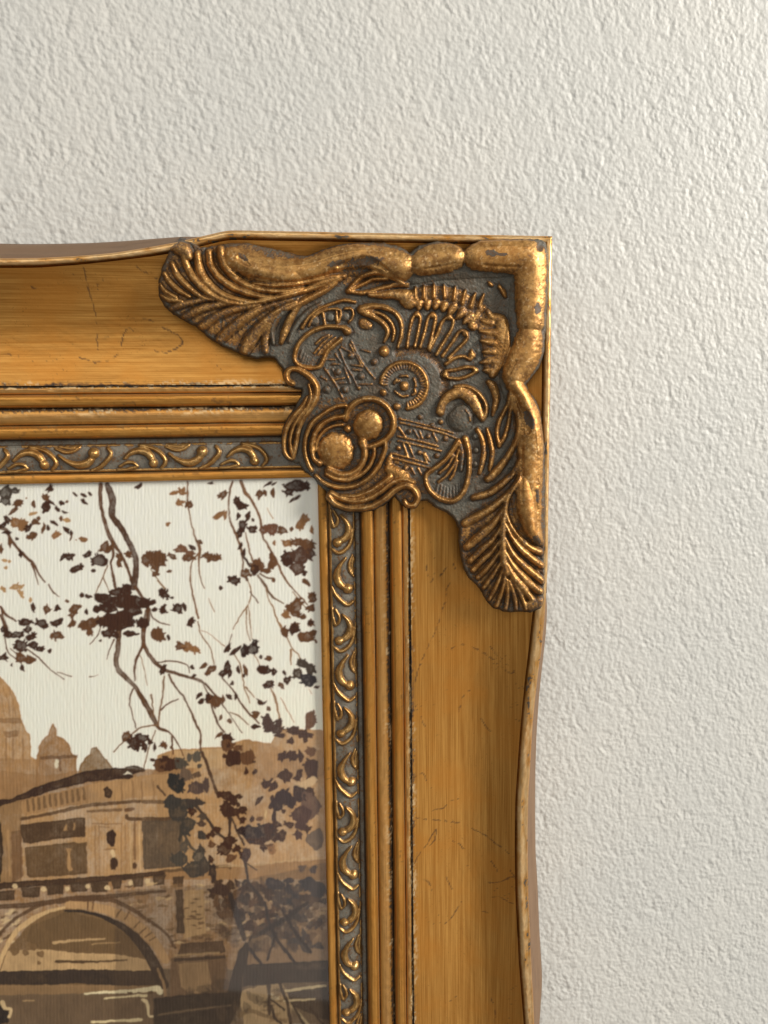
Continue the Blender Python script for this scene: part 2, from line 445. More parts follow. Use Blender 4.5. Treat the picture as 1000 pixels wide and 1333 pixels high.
def attr_cove(side):
    def f(A, q, w):
        at = np.zeros(A.shape+(3,)); n = fbm(A/30, q/14, 31, 4); n2 = vnoise(A/3, q/2, 33)
        at[..., 0] = 1.1
        cr = crack_field(side, A, q)
        spots = smooth(vnoise(A/2.4, q/2.0, 51)+.5*vnoise(A/40, q/30, 52), 1.12, 1.28)
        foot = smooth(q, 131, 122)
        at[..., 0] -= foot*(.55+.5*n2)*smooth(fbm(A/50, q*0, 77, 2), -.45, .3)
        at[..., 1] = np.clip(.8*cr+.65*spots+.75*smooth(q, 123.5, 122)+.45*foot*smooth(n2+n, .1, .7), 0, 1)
        at[..., 2] = np.clip(foot*smooth(n2*.7-n*1.1, .2, .8), 0, .6)
        return at
    return f

def cove_profile(side):
    A0, D, O, E_ = WAVE[side]
    t = np.concatenate([np.linspace(0, 1, 78)])
    def f(a):
        qd = smooth_interp(a, A0, D)[:, None]; tt = t[None, :]
        q = 122+(qd-122)*tt; w = 73-26*tt+45*np.power(tt, 3)
        w = np.repeat(w, len(a), 0) if w.shape[0] == 1 else w
        return q, w
    return f
def rim_profile(side):
    A0, D, O, E_ = WAVE[side]
    def f(a):
        qd = smooth_interp(a, A0, D)[:, None]; qo = smooth_interp(a, A0, O)[:, None]
        t = np.linspace(0, 1, 15)[None, :]
        q = qd+1.2+(qo-qd-1.2)*t; h = np.power(np.clip(1-np.abs(2*t-1)**2.6, 0, 1), .55)
        w = 85+9.5*h*np.ones_like(q)
        # flat towards the corner, where the ornament sits on it
        q = np.concatenate([qd-.4, qd+.4, q, qo+.3], 1); w = np.concatenate([89+0*qd, 81+0*qd, w, 78+0*qd], 1)
        return q, w
    return f
def side_profile(side):
    A0, D, O, E_ = WAVE[side]
    def f(a):
        qo = smooth_interp(a, A0, O)[:, None]-.4; qe = smooth_interp(a, A0, E_)[:, None]
        t = np.linspace(0, 1, 14)[None, :]
        q = qo+(qe-qo)*np.power(t, .8); w = 84-82*t-3*np.sin(t*math.pi*2)
        q = np.concatenate([q, qe], 1); w = np.concatenate([w*np.ones_like(qe), 0*qe+.2], 1)
        return q, w
    return f
def attr_rim(A, q, w):
    at = np.zeros(A.shape+(3,)); n = fbm(A/20, q/6, 91, 4); n2 = vnoise(A/2.5, q/2, 92)
    at[..., 0] = .95; at[..., 0] -= smooth(n+.35*n2, .42, .7)*.9
    at[..., 1] = smooth(w, 86, 82)*.9+.6*smooth(n+.5*n2, .62, .85)  # shade painted into the groove beside the rim, plus random dark spots
    at[..., 2] = np.clip(smooth(n2*.5-n, .0, .8)*.3+.6*smooth(w, 91, 94)*smooth(n, .6, -.1), 0, .85)  # cream highlight painted on the rim crest, mixed with rubbed gold
    return at
def attr_side(A, q, w):
    at = np.zeros(A.shape+(3,)); n = fbm(A/40, w/9, 95, 4)
    at[..., 0] = 1.; at[..., 1] = np.clip(.25*smooth(n, .1, .6)+.6*smooth(w, 12, 0), 0, 1); return at

for side in ('top', 'right'):
    ra = empty('moulding_rail', (0, 0, 0)); ra.parent = frame
    ra['label'] = 'horizontal top rail of the frame' if side == 'top' else 'vertical right rail of the frame'
    sd = 1 if side == 'right' else 50
    rail_strip(side, 'sight_edge', [(0, 40), (0, 58), (0.3, 61), (1, 62.5), (3, 63.2), (6, 63), (9.5, 62.5), (11.5, 61), (12.4, 58.5), (13.6, 58)], M_fillet, ra, 1.4,
               attr_fillet(-1, 13, sd), .35, sd)
    rail_strip(side, 'fillet', roundbar(56, 73.5, 66, 7.5), M_fillet, ra, 1.6, attr_fillet(56, 73.5, sd+1), .3, sd+1)
    rail_strip(side, 'hollow', profile_pts([(73.2, 64), (73.6, 67.5), (78, 69), (84, 69.6), (89, 69), (93, 67), (95, 64)], 2), M_fillet, ra, 1.4, attr_channel(73.5, 94.7, sd+2), .45, sd+2)
    rail_strip(side, 'fillet', roundbar(94.7, 112, 68, 7.5), M_fillet, ra, 1.6, attr_fillet(94.7, 112, sd+3), .3, sd+3)
    rail_strip(side, 'quirk', profile_pts([(111.6, 66), (112.3, 70), (114.5, 71.2), (118, 71.6), (120.5, 70.5), (122.4, 68.5)], 3), M_fillet, ra, 1.4, attr_channel(111, 122, sd+4, .8), .6, sd+4)
    rail_strip(side, 'cove', cove_profile(side), M_cove, ra, 1.5, attr_cove(side), .14, sd+5)
    rail_strip(side, 'rim', rim_profile(side), M_fillet, ra, 1.8, attr_rim, .5, sd+6)
    rail_strip(side, 'outer_side', side_profile(side), M_side, ra, 3, attr_side, .25, sd+7)

# ------------------------------------------------------------------ scroll bands
def build_relief_mesh(rel, P, uv, mat, parent, rename=None, ground_name='ground', valid=None):
    nr, nc = rel.U.shape; q = all_quads(nr, nc)
    lab = rel.lab.reshape(-1); R = rel.R.reshape(-1)
    ql = lab[q]; qr = R[q]; fl = ql[np.arange(len(q)), np.argmax(qr, 1)]
    if valid is not None:
        vm = valid.reshape(-1)[q].all(1); q = q[vm]; fl = fl[vm]
    Pf = P.reshape(-1, 3); Nn = grid_normals(P).reshape(-1, 3)
    tone = np.stack([rel.gold, rel.dark, rel.hi], -1).reshape(-1, 3); uvf = uv.reshape(-1, 2)
    flip = orient(Pf, q)
    order = np.argsort(fl, kind='stable'); fls = fl[order]
    ids, starts = np.unique(fls, return_index=True); ends = np.append(starts[1:], len(fls))
    small = []
    for i, s, e in zip(ids, starts, ends):
        if i != 0 and e-s < 14: small.append(order[s:e]); continue
        idx = order[s:e]
        if i == 0: gi = idx; continue
        mesh_faces(rel.names[i], Pf, q[idx], mat, parent, tone, uvf, Nn, None, flip)
    gi = np.concatenate([gi]+small)
    mesh_faces(ground_name, Pf, q[gi], mat, parent, tone, uvf, Nn, None, flip)

def band(side):
    ds = .8
    a = np.arange(-48, AMAX-200, ds); qq = np.arange(13.2, 56.6, .75)
    Q, A = np.meshgrid(qq, a)                                # rows a, cols q
    rel = Relief(Q, A, ds)
    d = 1 if side == 'right' else -1
    if side == 'right':
        inner = [unproj(440, y, 66)[1]-YS for y in (706, 834, 955, 1084, 1202, 1320)]
        outer = [unproj(456, y, 66)[1]-YS for y in (766, 892, 1018, 1139, 1258)]
    else:
        inner = [XS-unproj(x, 607, 66)[0] for x in (332, 200, 57)]
        outer = [XS-unproj(x, 593, 66)[0] for x in (263, 122)]
    inner = [float(x) for x in inner]; outer = [float(x) for x in outer]
    while max(inner) < AMAX-240: inner.append(max(inner)+125)
    while max(outer) < AMAX-240: outer.append(max(outer)+125)
    q0, sc = 13.2, 35/36.
    rng = np.random.RandomState(5 if side == 'right' else 6)
    def mk(a0, pts):
        jx = rng.uniform(-.7, .7)
        return [(q0+qv*sc+jx*.4, a0+d*(s+jx), r) for (s, qv, r) in pts]
    for a0 in inner:
        rel.stroke('scroll_comma', mk(a0, [(-36, 17, .9), (-28, 24, 2.4), (-18, 27.5, 3.6), (-8, 25, 4.2), (-2, 17, 3.6), (0, 11, 3)]), 5.5, p=.7)
        rel.stroke('scroll_bead', mk(a0, [(0, 11, 6)]), 7.5, p=.6)
        rel.stroke('scroll_sickle', mk(a0, [(9, 4, 1.2), (15, 12, 2), (11, 22, 2.2), (1, 30, 2), (-16, 34, 1.4)]), 3.8)
        rel.stroke('scroll_leaf', mk(a0, [(-45, 3, 1), (-34, 3.2, 1.6), (-22, 6, 1.6)]), 3.4)
        rel.stroke('scroll_leaf', mk(a0, [(-43, 7, 1), (-33, 12, 1.6), (-25, 11.5, 1.5), (-20, 6.5, 1.2)]), 3.4)
    for a0 in outer:
        rel.stroke('scroll_comma', mk(a0, [(-42, 23, .9), (-32, 15, 2), (-20, 10, 3.8), (-9, 12, 4.2), (-2, 19, 3.4), (0, 25, 3)]), 5.5, p=.7)
        rel.stroke('scroll_bead', mk(a0, [(0, 25, 5.8)]), 7.5, p=.6)
        rel.stroke('scroll_sickle', mk(a0, [(-4, 2.5, 1.2), (7, 7, 2), (16, 15, 2.2), (22, 24, 2.1), (18, 32, 1.4)]), 3.8)
        rel.stroke('scroll_leaf', mk(a0, [(-46, 32, 1), (-34, 27, 1.7), (-24, 28.5, 1.6), (-17, 33, 1.2)]), 3.4)
        rel.stroke('scroll_leaf', mk(a0, [(-42, 33.5, .9), (-30, 32, 1.4), (-19, 33, 1)]), 2.8)
    t = (Q-13.2)/35.
    base = 60.5+5.0*np.power(np.clip(1-(2*t-1)**2, 0, 1), .6)
    base = np.where(Q > 48.2, 61.5-1.5*np.sin(np.clip((Q-48.2)/8, 0, 1)*math.pi)+4*smooth(Q, 54.8, 56.2), base)
    edgebead = 1.6*np.exp(-((Q-47.2)/1.0)**2)+1.4*np.exp(-((Q-15)/1.1)**2)
    n = fbm(A/7, Q/7, 301, 3); n2 = vnoise(A/1.8, Q/1.8, 302)
    w = base+edgebead+blur(rel.R*.85-rel.G*.7, 1.1)+.35*n+.16*n2
    rel.gold = blur(rel.gold, .9); rel.edge = blur(rel.edge, .9)*.8
    rel.gold = np.clip(rel.gold*1.0+.9*np.exp(-((Q-47.2)/1.2)**2)*smooth(n, -.5, .2)+.9*smooth(Q, 17.5, 15.5)+.3*n+.12, 0, 1.2)
    rel.dark = np.clip(rel.edge*.8+.75*smooth(Q, 14.2, 13.2)+.6*np.exp(-((Q-48.9)/.8)**2)+.95*smooth(Q, 53.2, 55.2), 0, 1)
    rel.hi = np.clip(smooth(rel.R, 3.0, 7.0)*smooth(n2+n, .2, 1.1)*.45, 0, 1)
    A2 = np.maximum(A, -Q); keepv = (A >= -Q-ds)
    X, Y = rail_xy(side, A2, Q); P = loc(world_co(X, Y, w))
    bd = empty('scroll_band', (0, 0, 0)); bd.parent = frame
    bd['label'] = 'scroll band of the top rail' if side == 'top' else 'scroll band of the right rail'
    build_relief_mesh(rel, P, np.stack([A/100, Q/100], -1), M_band, bd, ground_name='band_ground', valid=keepv)
for side in ('top', 'right'): band(side)

# ------------------------------------------------------------------ corner ornament
OUT = [(222, 322), (216, 334), (210, 350), (206, 368), (207, 385), (213, 397), (226, 409), (241, 418), (256, 426), (272, 440), (287, 450), (302, 456), (318, 463), (334, 467), (350, 465),
       (357, 466), (362, 474), (367, 480), (368, 492), (374, 501), (384, 506), (393, 507), (391, 517), (383, 530), (372, 546), (366, 560), (365, 577), (367, 592), (374, 600),
       (388, 604), (398, 616), (408, 622), (414, 630), (424, 640), (423, 650), (432, 661), (450, 667), (470, 668), (488, 665), (504, 656), (514, 647), (520, 655), (528, 662),
       (541, 662), (548, 653), (556, 652), (568, 661), (582, 667), (591, 676), (597, 688), (597, 704), (600, 722), (604, 742), (614, 756), (625, 766), (632, 780), (643, 792),
       (660, 797), (676, 797), (692, 798), (706, 794), (710, 778), (710.5, 720), (710.5, 640), (710, 585), (706, 556), (704, 536), (698, 520), (688, 508), (686, 501), (694, 490),
       (704, 476), (709, 458), (712, 425), (714, 380), (715, 330), (712, 313), (700, 310), (650, 311), (625, 312), (612, 319), (604, 325), (596, 318), (570, 313), (545, 319), (533, 329), (522, 320),
       (500, 315), (470, 315), (440, 318), (420, 325), (400, 333), (385, 331), (365, 325), (340, 320), (320, 315), (300, 315), (280, 319), (262, 321), (250, 314), (236, 311)]
def poly_sdf(U, V, poly):
    P = np.array(poly, float); Q = np.roll(P, -1, 0)
    inside = np.zeros(U.shape, bool); d = np.full(U.shape, 1e9)
    for a, b in zip(P, Q):
        c = (a[1] > V) != (b[1] > V)
        if b[1] != a[1]:
            xi = (b[0]-a[0])*(V-a[1])/(b[1]-a[1])+a[0]; inside ^= (c & (U < xi))
        e = b-a; L = max(e@e, 1e-9); t = np.clip(((U-a[0])*e[0]+(V-a[1])*e[1])/L, 0, 1)
        d = np.minimum(d, np.hypot(U-a[0]-t*e[0], V-a[1]-t*e[1]))
    return np.where(inside, -d, d)

def ornament():
    du = .8
    u = np.arange(200, 720, du); v = np.arange(304, 804, du)
    U, V = np.meshgrid(u, v); rel = Relief(U, V, du); st = rel.stroke
    sd = poly_sdf(U, V, OUT)+.8*vnoise(U/5, V/5, 7)
    def line(pts, r): return [(p[0], p[1], p[2] if len(p) > 2 else r) for p in pts]
    G = lambda name, pts, r, h, gold=1., **k: st(name, line(pts, r), h, gold, **k)
    # --- big outer rolls
    G('roll', [(304, 336, 16), (325, 344, 18), (352, 352, 18), (380, 354, 18), (405, 350, 18), (430, 340, 18), (455, 333, 17), (480, 334, 17), (505, 341, 21), (520, 347, 22)], 15, 12, p=.8, groove=.4, ew=.5)
    G('roll', [(549, 343, 17), (562, 338, 21), (580, 335, 21), (590, 334, 18)], 17, 11.5, p=.75, groove=.4, ew=.5)
    G('roll', [(622, 333, 20), (645, 332, 23), (668, 334, 24), (688, 336, 24), (691, 360, 22), (691, 390, 21), (691, 418, 19)], 20, 11.5, p=.6, groove=.4, ew=.5)
    G('roll', [(690, 438, 18), (686, 455, 22), (678, 473, 22), (669, 490, 16)], 17, 11.5, p=.75, groove=.4, ew=.5)
    G('roll', [(670, 501, 12), (681, 515, 11), (690, 535, 12), (694, 560, 15), (692, 590, 18), (690, 620, 18), (689, 645, 18), (690, 668, 16), (694, 690, 12), (703, 705, 6)], 12, 12, p=.8, groove=.4, ew=.6)
    G('shoulder', [(665, 515, 4), (678, 548, 7), (681, 580, 9), (682, 610, 8), (676, 640, 6)], 6, 6, .8, p=.8)
    # --- left acanthus
    ribs = [([(287, 323, 4), (289, 337, 5), (297, 352, 5.5), (312, 366, 5), (335, 376, 4), (365, 379, 3), (395, 375, 2)], 8),
            ([(272, 328, 4), (275, 345, 5), (287, 362, 5), (308, 376, 4.5), (335, 385, 3.5), (362, 388, 2.4)], 8),
            ([(257, 330, 4), (260, 350, 5.5), (270, 368, 5.5), (290, 384, 4.5), (318, 392, 3.2), (345, 393, 2)], 8),
            ([(238, 330, 4), (245, 349, 4.6), (256, 366, 5), (274, 383, 4.4), (296, 393, 3), (322, 397, 1.8)], 8),
            ([(224, 343, 3), (231, 358, 4), (245, 373, 4), (262, 386, 3), (278, 391, 1.6)], 6.5),
            ([(214, 356, 2.5), (221, 367, 3.4), (233, 378, 3.4), (247, 386, 2)], 6),
            ([(208, 370, 2), (215, 379, 3), (229, 387, 2.6)], 5.5),
            ([(209, 384, 2), (220, 390, 3), (236, 392, 2.4)], 4.5)]
    for p, h in ribs: G('leaf_rib', p, 4, h, p=.75, groove=2.2)
    for p, h in [([(222, 402, 3.5), (240, 396, 4.2), (262, 391, 3), (285, 389, 1.6)], 5), ([(240, 413, 4.4), (262, 402, 5), (290, 396, 3.6), (318, 395, 1.8)], 5.5),
                 ([(262, 426, 5), (280, 413, 6), (305, 403, 4.6), (338, 397, 2)], 6), ([(286, 442, 6), (302, 427, 7), (325, 410, 5.4), (356, 396, 2.4)], 6.5),
                 ([(318, 456, 7.5), (328, 440, 9), (345, 420, 7.5), (366, 402, 4), (386, 392, 2)], 7), ([(345, 457, 4), (346, 440, 6), (352, 425, 5.5), (366, 408, 3)], 5)]:
        G('leaf_lobe', p, 5, h, .62, p=.85, groove=2.4)
    G('leaf_stem', [(318, 396, 2), (345, 391, 3), (370, 385, 3.6), (400, 377, 4), (425, 368, 4.4), (442, 363, 3.6)], 4, 8.5, p=.7)
    G('leaf_stem', [(372, 403, 2.6), (388, 396, 3.6), (405, 387, 4.2), (423, 378, 3.6), (437, 368, 3)], 4, 7.5, .9, p=.7)
    G('leaf_stem', [(330, 369, 2), (360, 372, 2.6), (395, 368, 3.2), (430, 361, 3), (448, 360, 3)], 3, 7, p=.7)
    G('leaf_lobe', [(366, 446, 2.6), (371, 431, 4.6), (378, 415, 4.6), (386, 402, 3.2), (392, 396, 2)], 4, 6.5, .8, p=.7)
    G('edge_ridge', [(356, 447, 2.2), (354, 430, 3), (360, 415, 3), (372, 405, 2.2), (382, 399, 1.6)], 3, 6, .05, ew=.4)
    G('edge_ridge', [(376, 445, 2), (382, 430, 3), (392, 415, 3.4), (404, 403, 3), (418, 395, 2)], 3, 4.5, .05, ew=.4)
    # --- curled loop leaf under the roll
    G('loop_leaf', [(453, 379, 3), (462, 368, 2.6), (474, 359, 3), (492, 355, 3.2), (510, 361, 3), (524, 369, 3)], 2.5, 6)
    G('loop_leaf', [(455, 379, 2), (470, 371, 2.2), (486, 364, 2.3), (504, 363, 2)], 2, 5)
    G('loop_leaf', [(456, 380, 2.4), (474, 381, 2.8), (494, 376, 2.8), (514, 371, 3.2), (530, 371, 3)], 2.5, 6)
    # --- trumpet and comb
    G('trumpet', [(481, 384, 2.5), (495, 384, 4), (512, 383, 5.5), (524, 385, 9), (533, 390, 13)], 5, 8, p=.6)
    arc = [(540, 391), (556, 389), (572, 390), (586, 394), (599, 401), (611, 411), (621, 423), (629, 437), (634, 452), (636, 468)]
    G('shell_rim', [(537, 388, 11), (556, 384, 12), (577, 385, 12.5), (598, 391, 13), (616, 403, 13), (630, 419, 13), (638, 438, 13), (640, 458, 12), (638, 476, 9)], 12, 3.2, .55, p=.45)
    for x, y, dx, dy in [(541, 380, 0, 9), (552, 378, 0, 10), (565, 376, 0, 11), (578, 377, 1, 10), (593, 379, -2, 11), (606, 384, -4, 11), (619, 388, -6, 11), (630, 389, -6, 11)]:
        G('comb_tooth', [(x, y-6, 1.2), (x+dx*.4, y, 2.2), (x+dx, y+dy, 2.8)], 2, 8.2, 1)
    for x, y, x2, y2 in [(546, 394, 545, 403), (557, 394, 556, 403), (568, 394, 566, 402), (579, 396, 576, 405), (591, 398, 584, 410), (603, 405, 594, 415), (613, 411, 603, 421), (616, 425, 612, 421)]:
        G('comb_tooth', [(x, y, 5), ((x+x2)/2, (y+y2)/2, 4.2), (x2, y2, 1.2)], 3, 6.6, .85, p=.7)
    G('worn_rim', [(616, 417, 3), (622, 408, 4), (630, 400, 3)], 4, 6, .95)
    G('worn_rim', [(635, 405, 3), (640, 412, 4), (652, 417, 8), (654, 432, 10), (655, 448, 10), (652, 462, 8.5), (647, 476, 7), (641, 488, 4)], 8, 7.5, .85, p=.5)
    for x, y, x2, y2 in [(640, 420, 626, 417), (645, 433, 624, 431), (645, 447, 625, 443), (643, 457, 628, 458), (642, 469, 625, 472), (640, 482, 629, 482)]:
        G('comb_tooth', [(x, y, 5), ((x+x2)/2, (y+y2)/2, 3.6), (x2, y2, 1)], 3, 7, .85, p=.6)
    G('worn_rim', [(636, 497, 3), (642, 503, 5), (646, 517, 4.4), (644, 530, 3), (641, 541, 1.4)], 4, 6.5, .9)
    G('worn_rim', [(637, 368, 2), (640, 371, 2.4)], 2, 4, .9)
    G('worn_rim', [(650, 373, 2.4), (655, 380, 3), (658, 386, 2)], 2.5, 5, .9)
    # --- fan flutes
    F = [([(530, 452), (533, 432), (537, 415), (542, 409), (547, 412), (546, 424), (540, 451)], (543, 409, 4)),
         ([(547, 452), (553, 432), (557, 415), (562, 409), (567, 412), (565, 426), (558, 454)], (563, 410, 4)),
         ([(559, 456), (569, 436), (576, 419), (583, 413), (590, 416), (588, 428), (579, 443), (568, 462)], (585, 413, 4)),
         ([(576, 464), (590, 444), (598, 432), (605, 431), (609, 438), (605, 445), (596, 454), (584, 466)], (606, 434, 4)),
         ([(580, 474), (592, 466), (604, 464), (612, 468), (615, 463), (614, 457)], (615, 462, 4.4)),
         ([(580, 483), (594, 481), (607, 478), (617, 479)], (619, 482, 3.6)),
         ([(583, 492), (597, 493), (610, 489), (619, 484)], (580, 488, 4))]
    for p, (bx, by, br) in F:
        G('fan_flute', p, 1.9, 4.6, 1, groove=1.4)
        G('flute_tip', [(bx, by, br)], br, 5, 1)
    # hub recess
    hub = resample([(x, y, 5.5) for x, y in [(519, 458), (535, 456), (551, 458), (564, 466), (575, 480), (580, 496), (578, 512)]])
    # --- comma leaf beside the fan
    G('comma_leaf', [(470, 403, 5), (484, 399, 4), (500, 400, 3.2), (514, 407, 3), (522, 419, 2.8), (523, 434, 2.4), (518, 452, 1.6)], 3, 7)
    G('comma_leaf', [(478, 405, 2), (494, 408, 2.2), (507, 417, 2.2), (513, 430, 2.2), (511, 444, 1.4)], 2, 5.5)
    G('comma_leaf', [(472, 406, 4), (486, 412, 3.4), (499, 421, 3.2), (505, 432, 3), (500, 445, 1.6)], 3, 7)
    G('bead', [(500, 457, 7.4)], 7, 8, .95)
    G('worn_patch', [(474, 421, 8), (480, 424, 6)], 7, 3, .75)
    # --- pierced arc
    G('pierced_arc', [(393, 427), (401, 414), (414, 403), (430, 396), (447, 391), (462, 393)], 1.9, 5)
    G('pierced_arc', [(402, 424), (408, 413), (420, 405), (433, 402), (443, 404), (443, 412), (441, 420)], 1.5, 4.5)
    G('pierced_arc', [(449, 402), (457, 402), (460, 408), (458, 415), (454, 419)], 1.6, 4.5)
    for p in [[(421, 409, 2), (423, 422, 2)], [(438, 405, 1.6), (439, 420, 1.6)]]: G('arc_bar', p, 2, 4, .9)
    for p in [(410, 418, 5.5), (430, 413, 6), (450, 412, 5)]: G('grey_boss', [p], 5, 3, .0, ew=1, p=.4)
    # --- shield cup
    G('shield_rim', [(452, 431, 5), (447, 427, 3.4), (432, 425), (417, 427), (402, 434), (390, 446), (384, 460), (385, 471), (394, 477), (406, 479), (416, 477), (421, 468), (426, 457), (435, 449), (444, 441)], 2.6, 6.5)
    for k, (a, b) in enumerate([((409, 460), (432, 437)), ((414, 461), (437, 439)), ((418, 461), (440, 442)), ((411, 448), (428, 436))]):
        G('shield_flute', [(a[0], a[1], 1), ((a[0]+b[0])/2-1, (a[1]+b[1])/2-1, 1.5), (b[0], b[1], 1.2)], 1.2, 3, .9, groove=.8)
    for i in range(9):
        t = i/8; x = 390+t*26; y = 462+10*math.sin(t*math.pi)**.7+2
        G('shield_flute', [(x+4-4*t, y-9, .8), (x, y+2, 1.5)], 1.2, 2, .25, groove=.6, ew=.5)
    # --- S scroll at left
    G('s_scroll', [(381, 499, 3.4), (375, 496, 4), (373, 489, 4), (376, 482, 3.4), (384, 480, 3), (394, 484, 3.4), (405, 492, 4), (412, 504, 4.2), (411, 518, 4), (404, 532, 3.4), (394, 546, 3), (388, 562, 3), (385, 580, 2.8), (382, 596, 2)], 3.5, 9)
    G('s_scroll', [(402, 500, 1.6), (405, 514, 2.4), (401, 528, 2.4), (391, 541, 2.4), (382, 556, 2.6), (378, 572, 2.4), (379, 586, 2.2), (381, 594, 1.6)], 2.3, 7.5)
    G('s_scroll', [(400, 516, 1.4), (394, 528, 2.6), (383, 541, 3.2), (374, 555, 3.4), (370, 570, 3.4), (370, 585, 3.2), (374, 594, 2.6), (380, 598, 1.6)], 3, 8)
    # --- berry group
    G('berry', [(437, 587, 25)], 24, 12, .95, p=.6)
    G('berry', [(480, 552, 19.5), (479, 554, 20)], 20, 11.5, .95, p=.6)
    G('berry_ring', [(450, 545), (453, 534), (463, 524), (478, 519), (494, 522), (506, 532), (512, 546), (511, 560), (503, 571), (492, 578), (480, 582), (473, 581)], 3.6, 9)
    G('bead', [(453, 558, 4.6)], 4, 8)
    G('berry_arc', [(450, 528), (436, 530), (420, 539), (406, 551), (399, 567), (397, 585), (401, 602), (406, 612)], 2.6, 8)
    G('berry_arc', [(447, 542), (432, 545), (418, 553), (409, 567), (406, 583), (409, 597), (416, 603, 4)], 3.1, 9)
    G('berry_arc', [(446, 553), (432, 555), (421, 562), (413, 574), (411, 586)], 2, 7)
    G('berry_arc', [(472, 575, 5.4), (475, 586, 4.6), (474, 598, 4), (468, 609, 4), (456, 617, 4.4), (442, 618, 4.6), (428, 612, 5)], 4, 10)
    G('berry_arc', [(487, 578, 2), (487, 592, 2.6), (480, 608, 2.8), (468, 619, 2.8), (452, 625, 2.6), (436, 623, 2.4), (424, 617, 2)], 2.4, 8)
    G('berry_arc', [(502, 572, 2), (501, 586, 2.6), (494, 604, 2.8), (482, 620, 3), (466, 631, 3), (450, 635, 3), (433, 633, 2.8), (420, 627, 2.6), (411, 619, 2.6)], 2.6, 8)
    # --- lower scroll and volute
    G('lower_scroll', [(428, 646, 5), (436, 655, 4), (450, 661, 4), (468, 662, 4.2), (486, 658, 4), (502, 648, 4), (515, 637, 4), (529, 632, 4.2), (540, 638, 4.4), (544, 648, 4), (540, 657, 3.8), (531, 658, 3.4), (527, 652, 2.6)], 4, 11)
    G('lower_scroll', [(431, 642, 4), (444, 649, 3.6), (460, 653, 3.8), (478, 650, 3.8), (494, 641, 3.8), (508, 630, 3.8), (524, 624, 4), (538, 628, 3.4)], 3.8, 10)
    G('lower_scroll', [(444, 645, 2), (462, 646, 2.8), (480, 640, 3.2), (496, 630, 3.6), (508, 621, 4)], 3, 9)
    G('worn_patch', [(507, 610, 7), (516, 617, 10), (527, 622, 8)], 9, 6, .95, p=.6)
    G('worn_patch', [(508, 594, 3), (506, 603, 4)], 4, 4, .8)
    # --- lattice right
    for p in [[(520, 545), (545, 551), (575, 559), (590, 564)], [(521, 550), (546, 556), (574, 563), (593, 570)], [(518, 568), (545, 574), (570, 581)], [(518, 574), (546, 580), (574, 587)],
              [(509, 590), (532, 596), (558, 604)], [(510, 596), (534, 602), (560, 609)],
              [(519, 556), (523, 562), (528, 569)], [(525, 578), (528, 586), (531, 595)], [(532, 578), (535, 586), (539, 595)], [(539, 560), (545, 570)], [(546, 561), (550, 571)],
              [(553, 590), (559, 600)], [(564, 564), (569, 574)], [(535, 608), (540, 617)], [(544, 609), (549, 618)], [(551, 590), (556, 602)]]:
        G('lattice_bar', p, 1.15, 2.4, .8, groove=1.0, ew=.7)
    for x, y in [(547, 543), (574, 549), (533, 562), (558, 568), (580, 571), (519, 583), (546, 589), (569, 593), (528, 610), (563, 553), (590, 593)]:
        G('stud', [(x, y, 3.0)], 3, 4, .45)
    # --- lattice left
    for p in [[(423, 480), (433, 494), (440, 506), (446, 518)], [(442, 455), (450, 475), (459, 490), (466, 505)], [(457, 443), (466, 462), (476, 478), (488, 493)], [(455, 448), (464, 464), (472, 478)],
              [(448, 478), (452, 488), (456, 499)], [(432, 480), (437, 489)], [(437, 461), (444, 472)], [(458, 475), (472, 477)], [(458, 481), (470, 482)], [(432, 474), (442, 474)],
              [(436, 494), (448, 492)], [(440, 499), (450, 498)], [(444, 452), (456, 458)], [(470, 455), (482, 458)], [(466, 500), (484, 500)], [(417, 490), (425, 494)], [(424, 468), (436, 468)]]:
        G('lattice_bar', p, 1.1, 2.4, .55, groove=1.0, ew=.7)
    for x, y in [(457, 463), (440, 484), (470, 490), (425, 507), (449, 507), (487, 471)]:
        G('stud', [(x, y, 4)], 4, 5, .35)
    G('stud', [(467, 505, 2.4)], 2, 3.5, .8)
    G('stud', [(499, 511, 4)], 4, 5, .8); G('stud', [(517, 529, 4.4)], 4, 5, .8)
    # --- rosette
    cx, cy = 526, 502
    ring = [(cx+30.5*math.cos(t), cy-30.5*math.sin(t)) for t in np.radians(np.linspace(172, -82, 26))]
    G('rosette_ring', ring, 2.1, 5, .95)
    for t in np.radians(np.arange(176, -84, -8.5)):
        G('rosette_tooth', [(cx+29*math.cos(t), cy-29*math.sin(t), 1.5), (cx+22*math.cos(t), cy-22*math.sin(t), .9)], 1.2, 3.6, .7, groove=.5, ew=.5)
    G('bead', [(526, 502.5, 5.6)], 5, 6.5, .95)
    for p in [[(521, 490), (527, 489), (531, 490)], [(516, 494), (513, 499)], [(514, 509), (519, 513), (524, 516), (531, 515)], [(539, 493), (541, 498), (541, 503)], [(540, 507), (541, 511), (537, 514)], [(517, 497), (520, 495)]]:
        G('rosette_petal', p, 1.5, 4, .9)
    # --- curled lobe and grey boss
    G('curled_lobe', [(573, 536, 6), (577, 524, 6), (586, 515, 7), (600, 511, 8), (613, 518, 9), (621, 531, 7.5), (626, 542, 4), (628, 547, 2)], 7, 8, .8, p=.55)
    G('curled_lobe', [(592, 503, 1.6), (607, 503, 2.4), (621, 510, 2.6), (631, 523, 2.6), (633, 536, 2.4), (629, 547, 1.8)], 2.3, 7.5, .9)
    G('grey_boss', [(600, 545, 17), (603, 541, 15)], 17, 6.5, .0, p=.6)
    G('boss_slit', [(606, 533, 1), (611, 540, 1.8), (612, 548, 1)], 1.3, 8.5, .6)
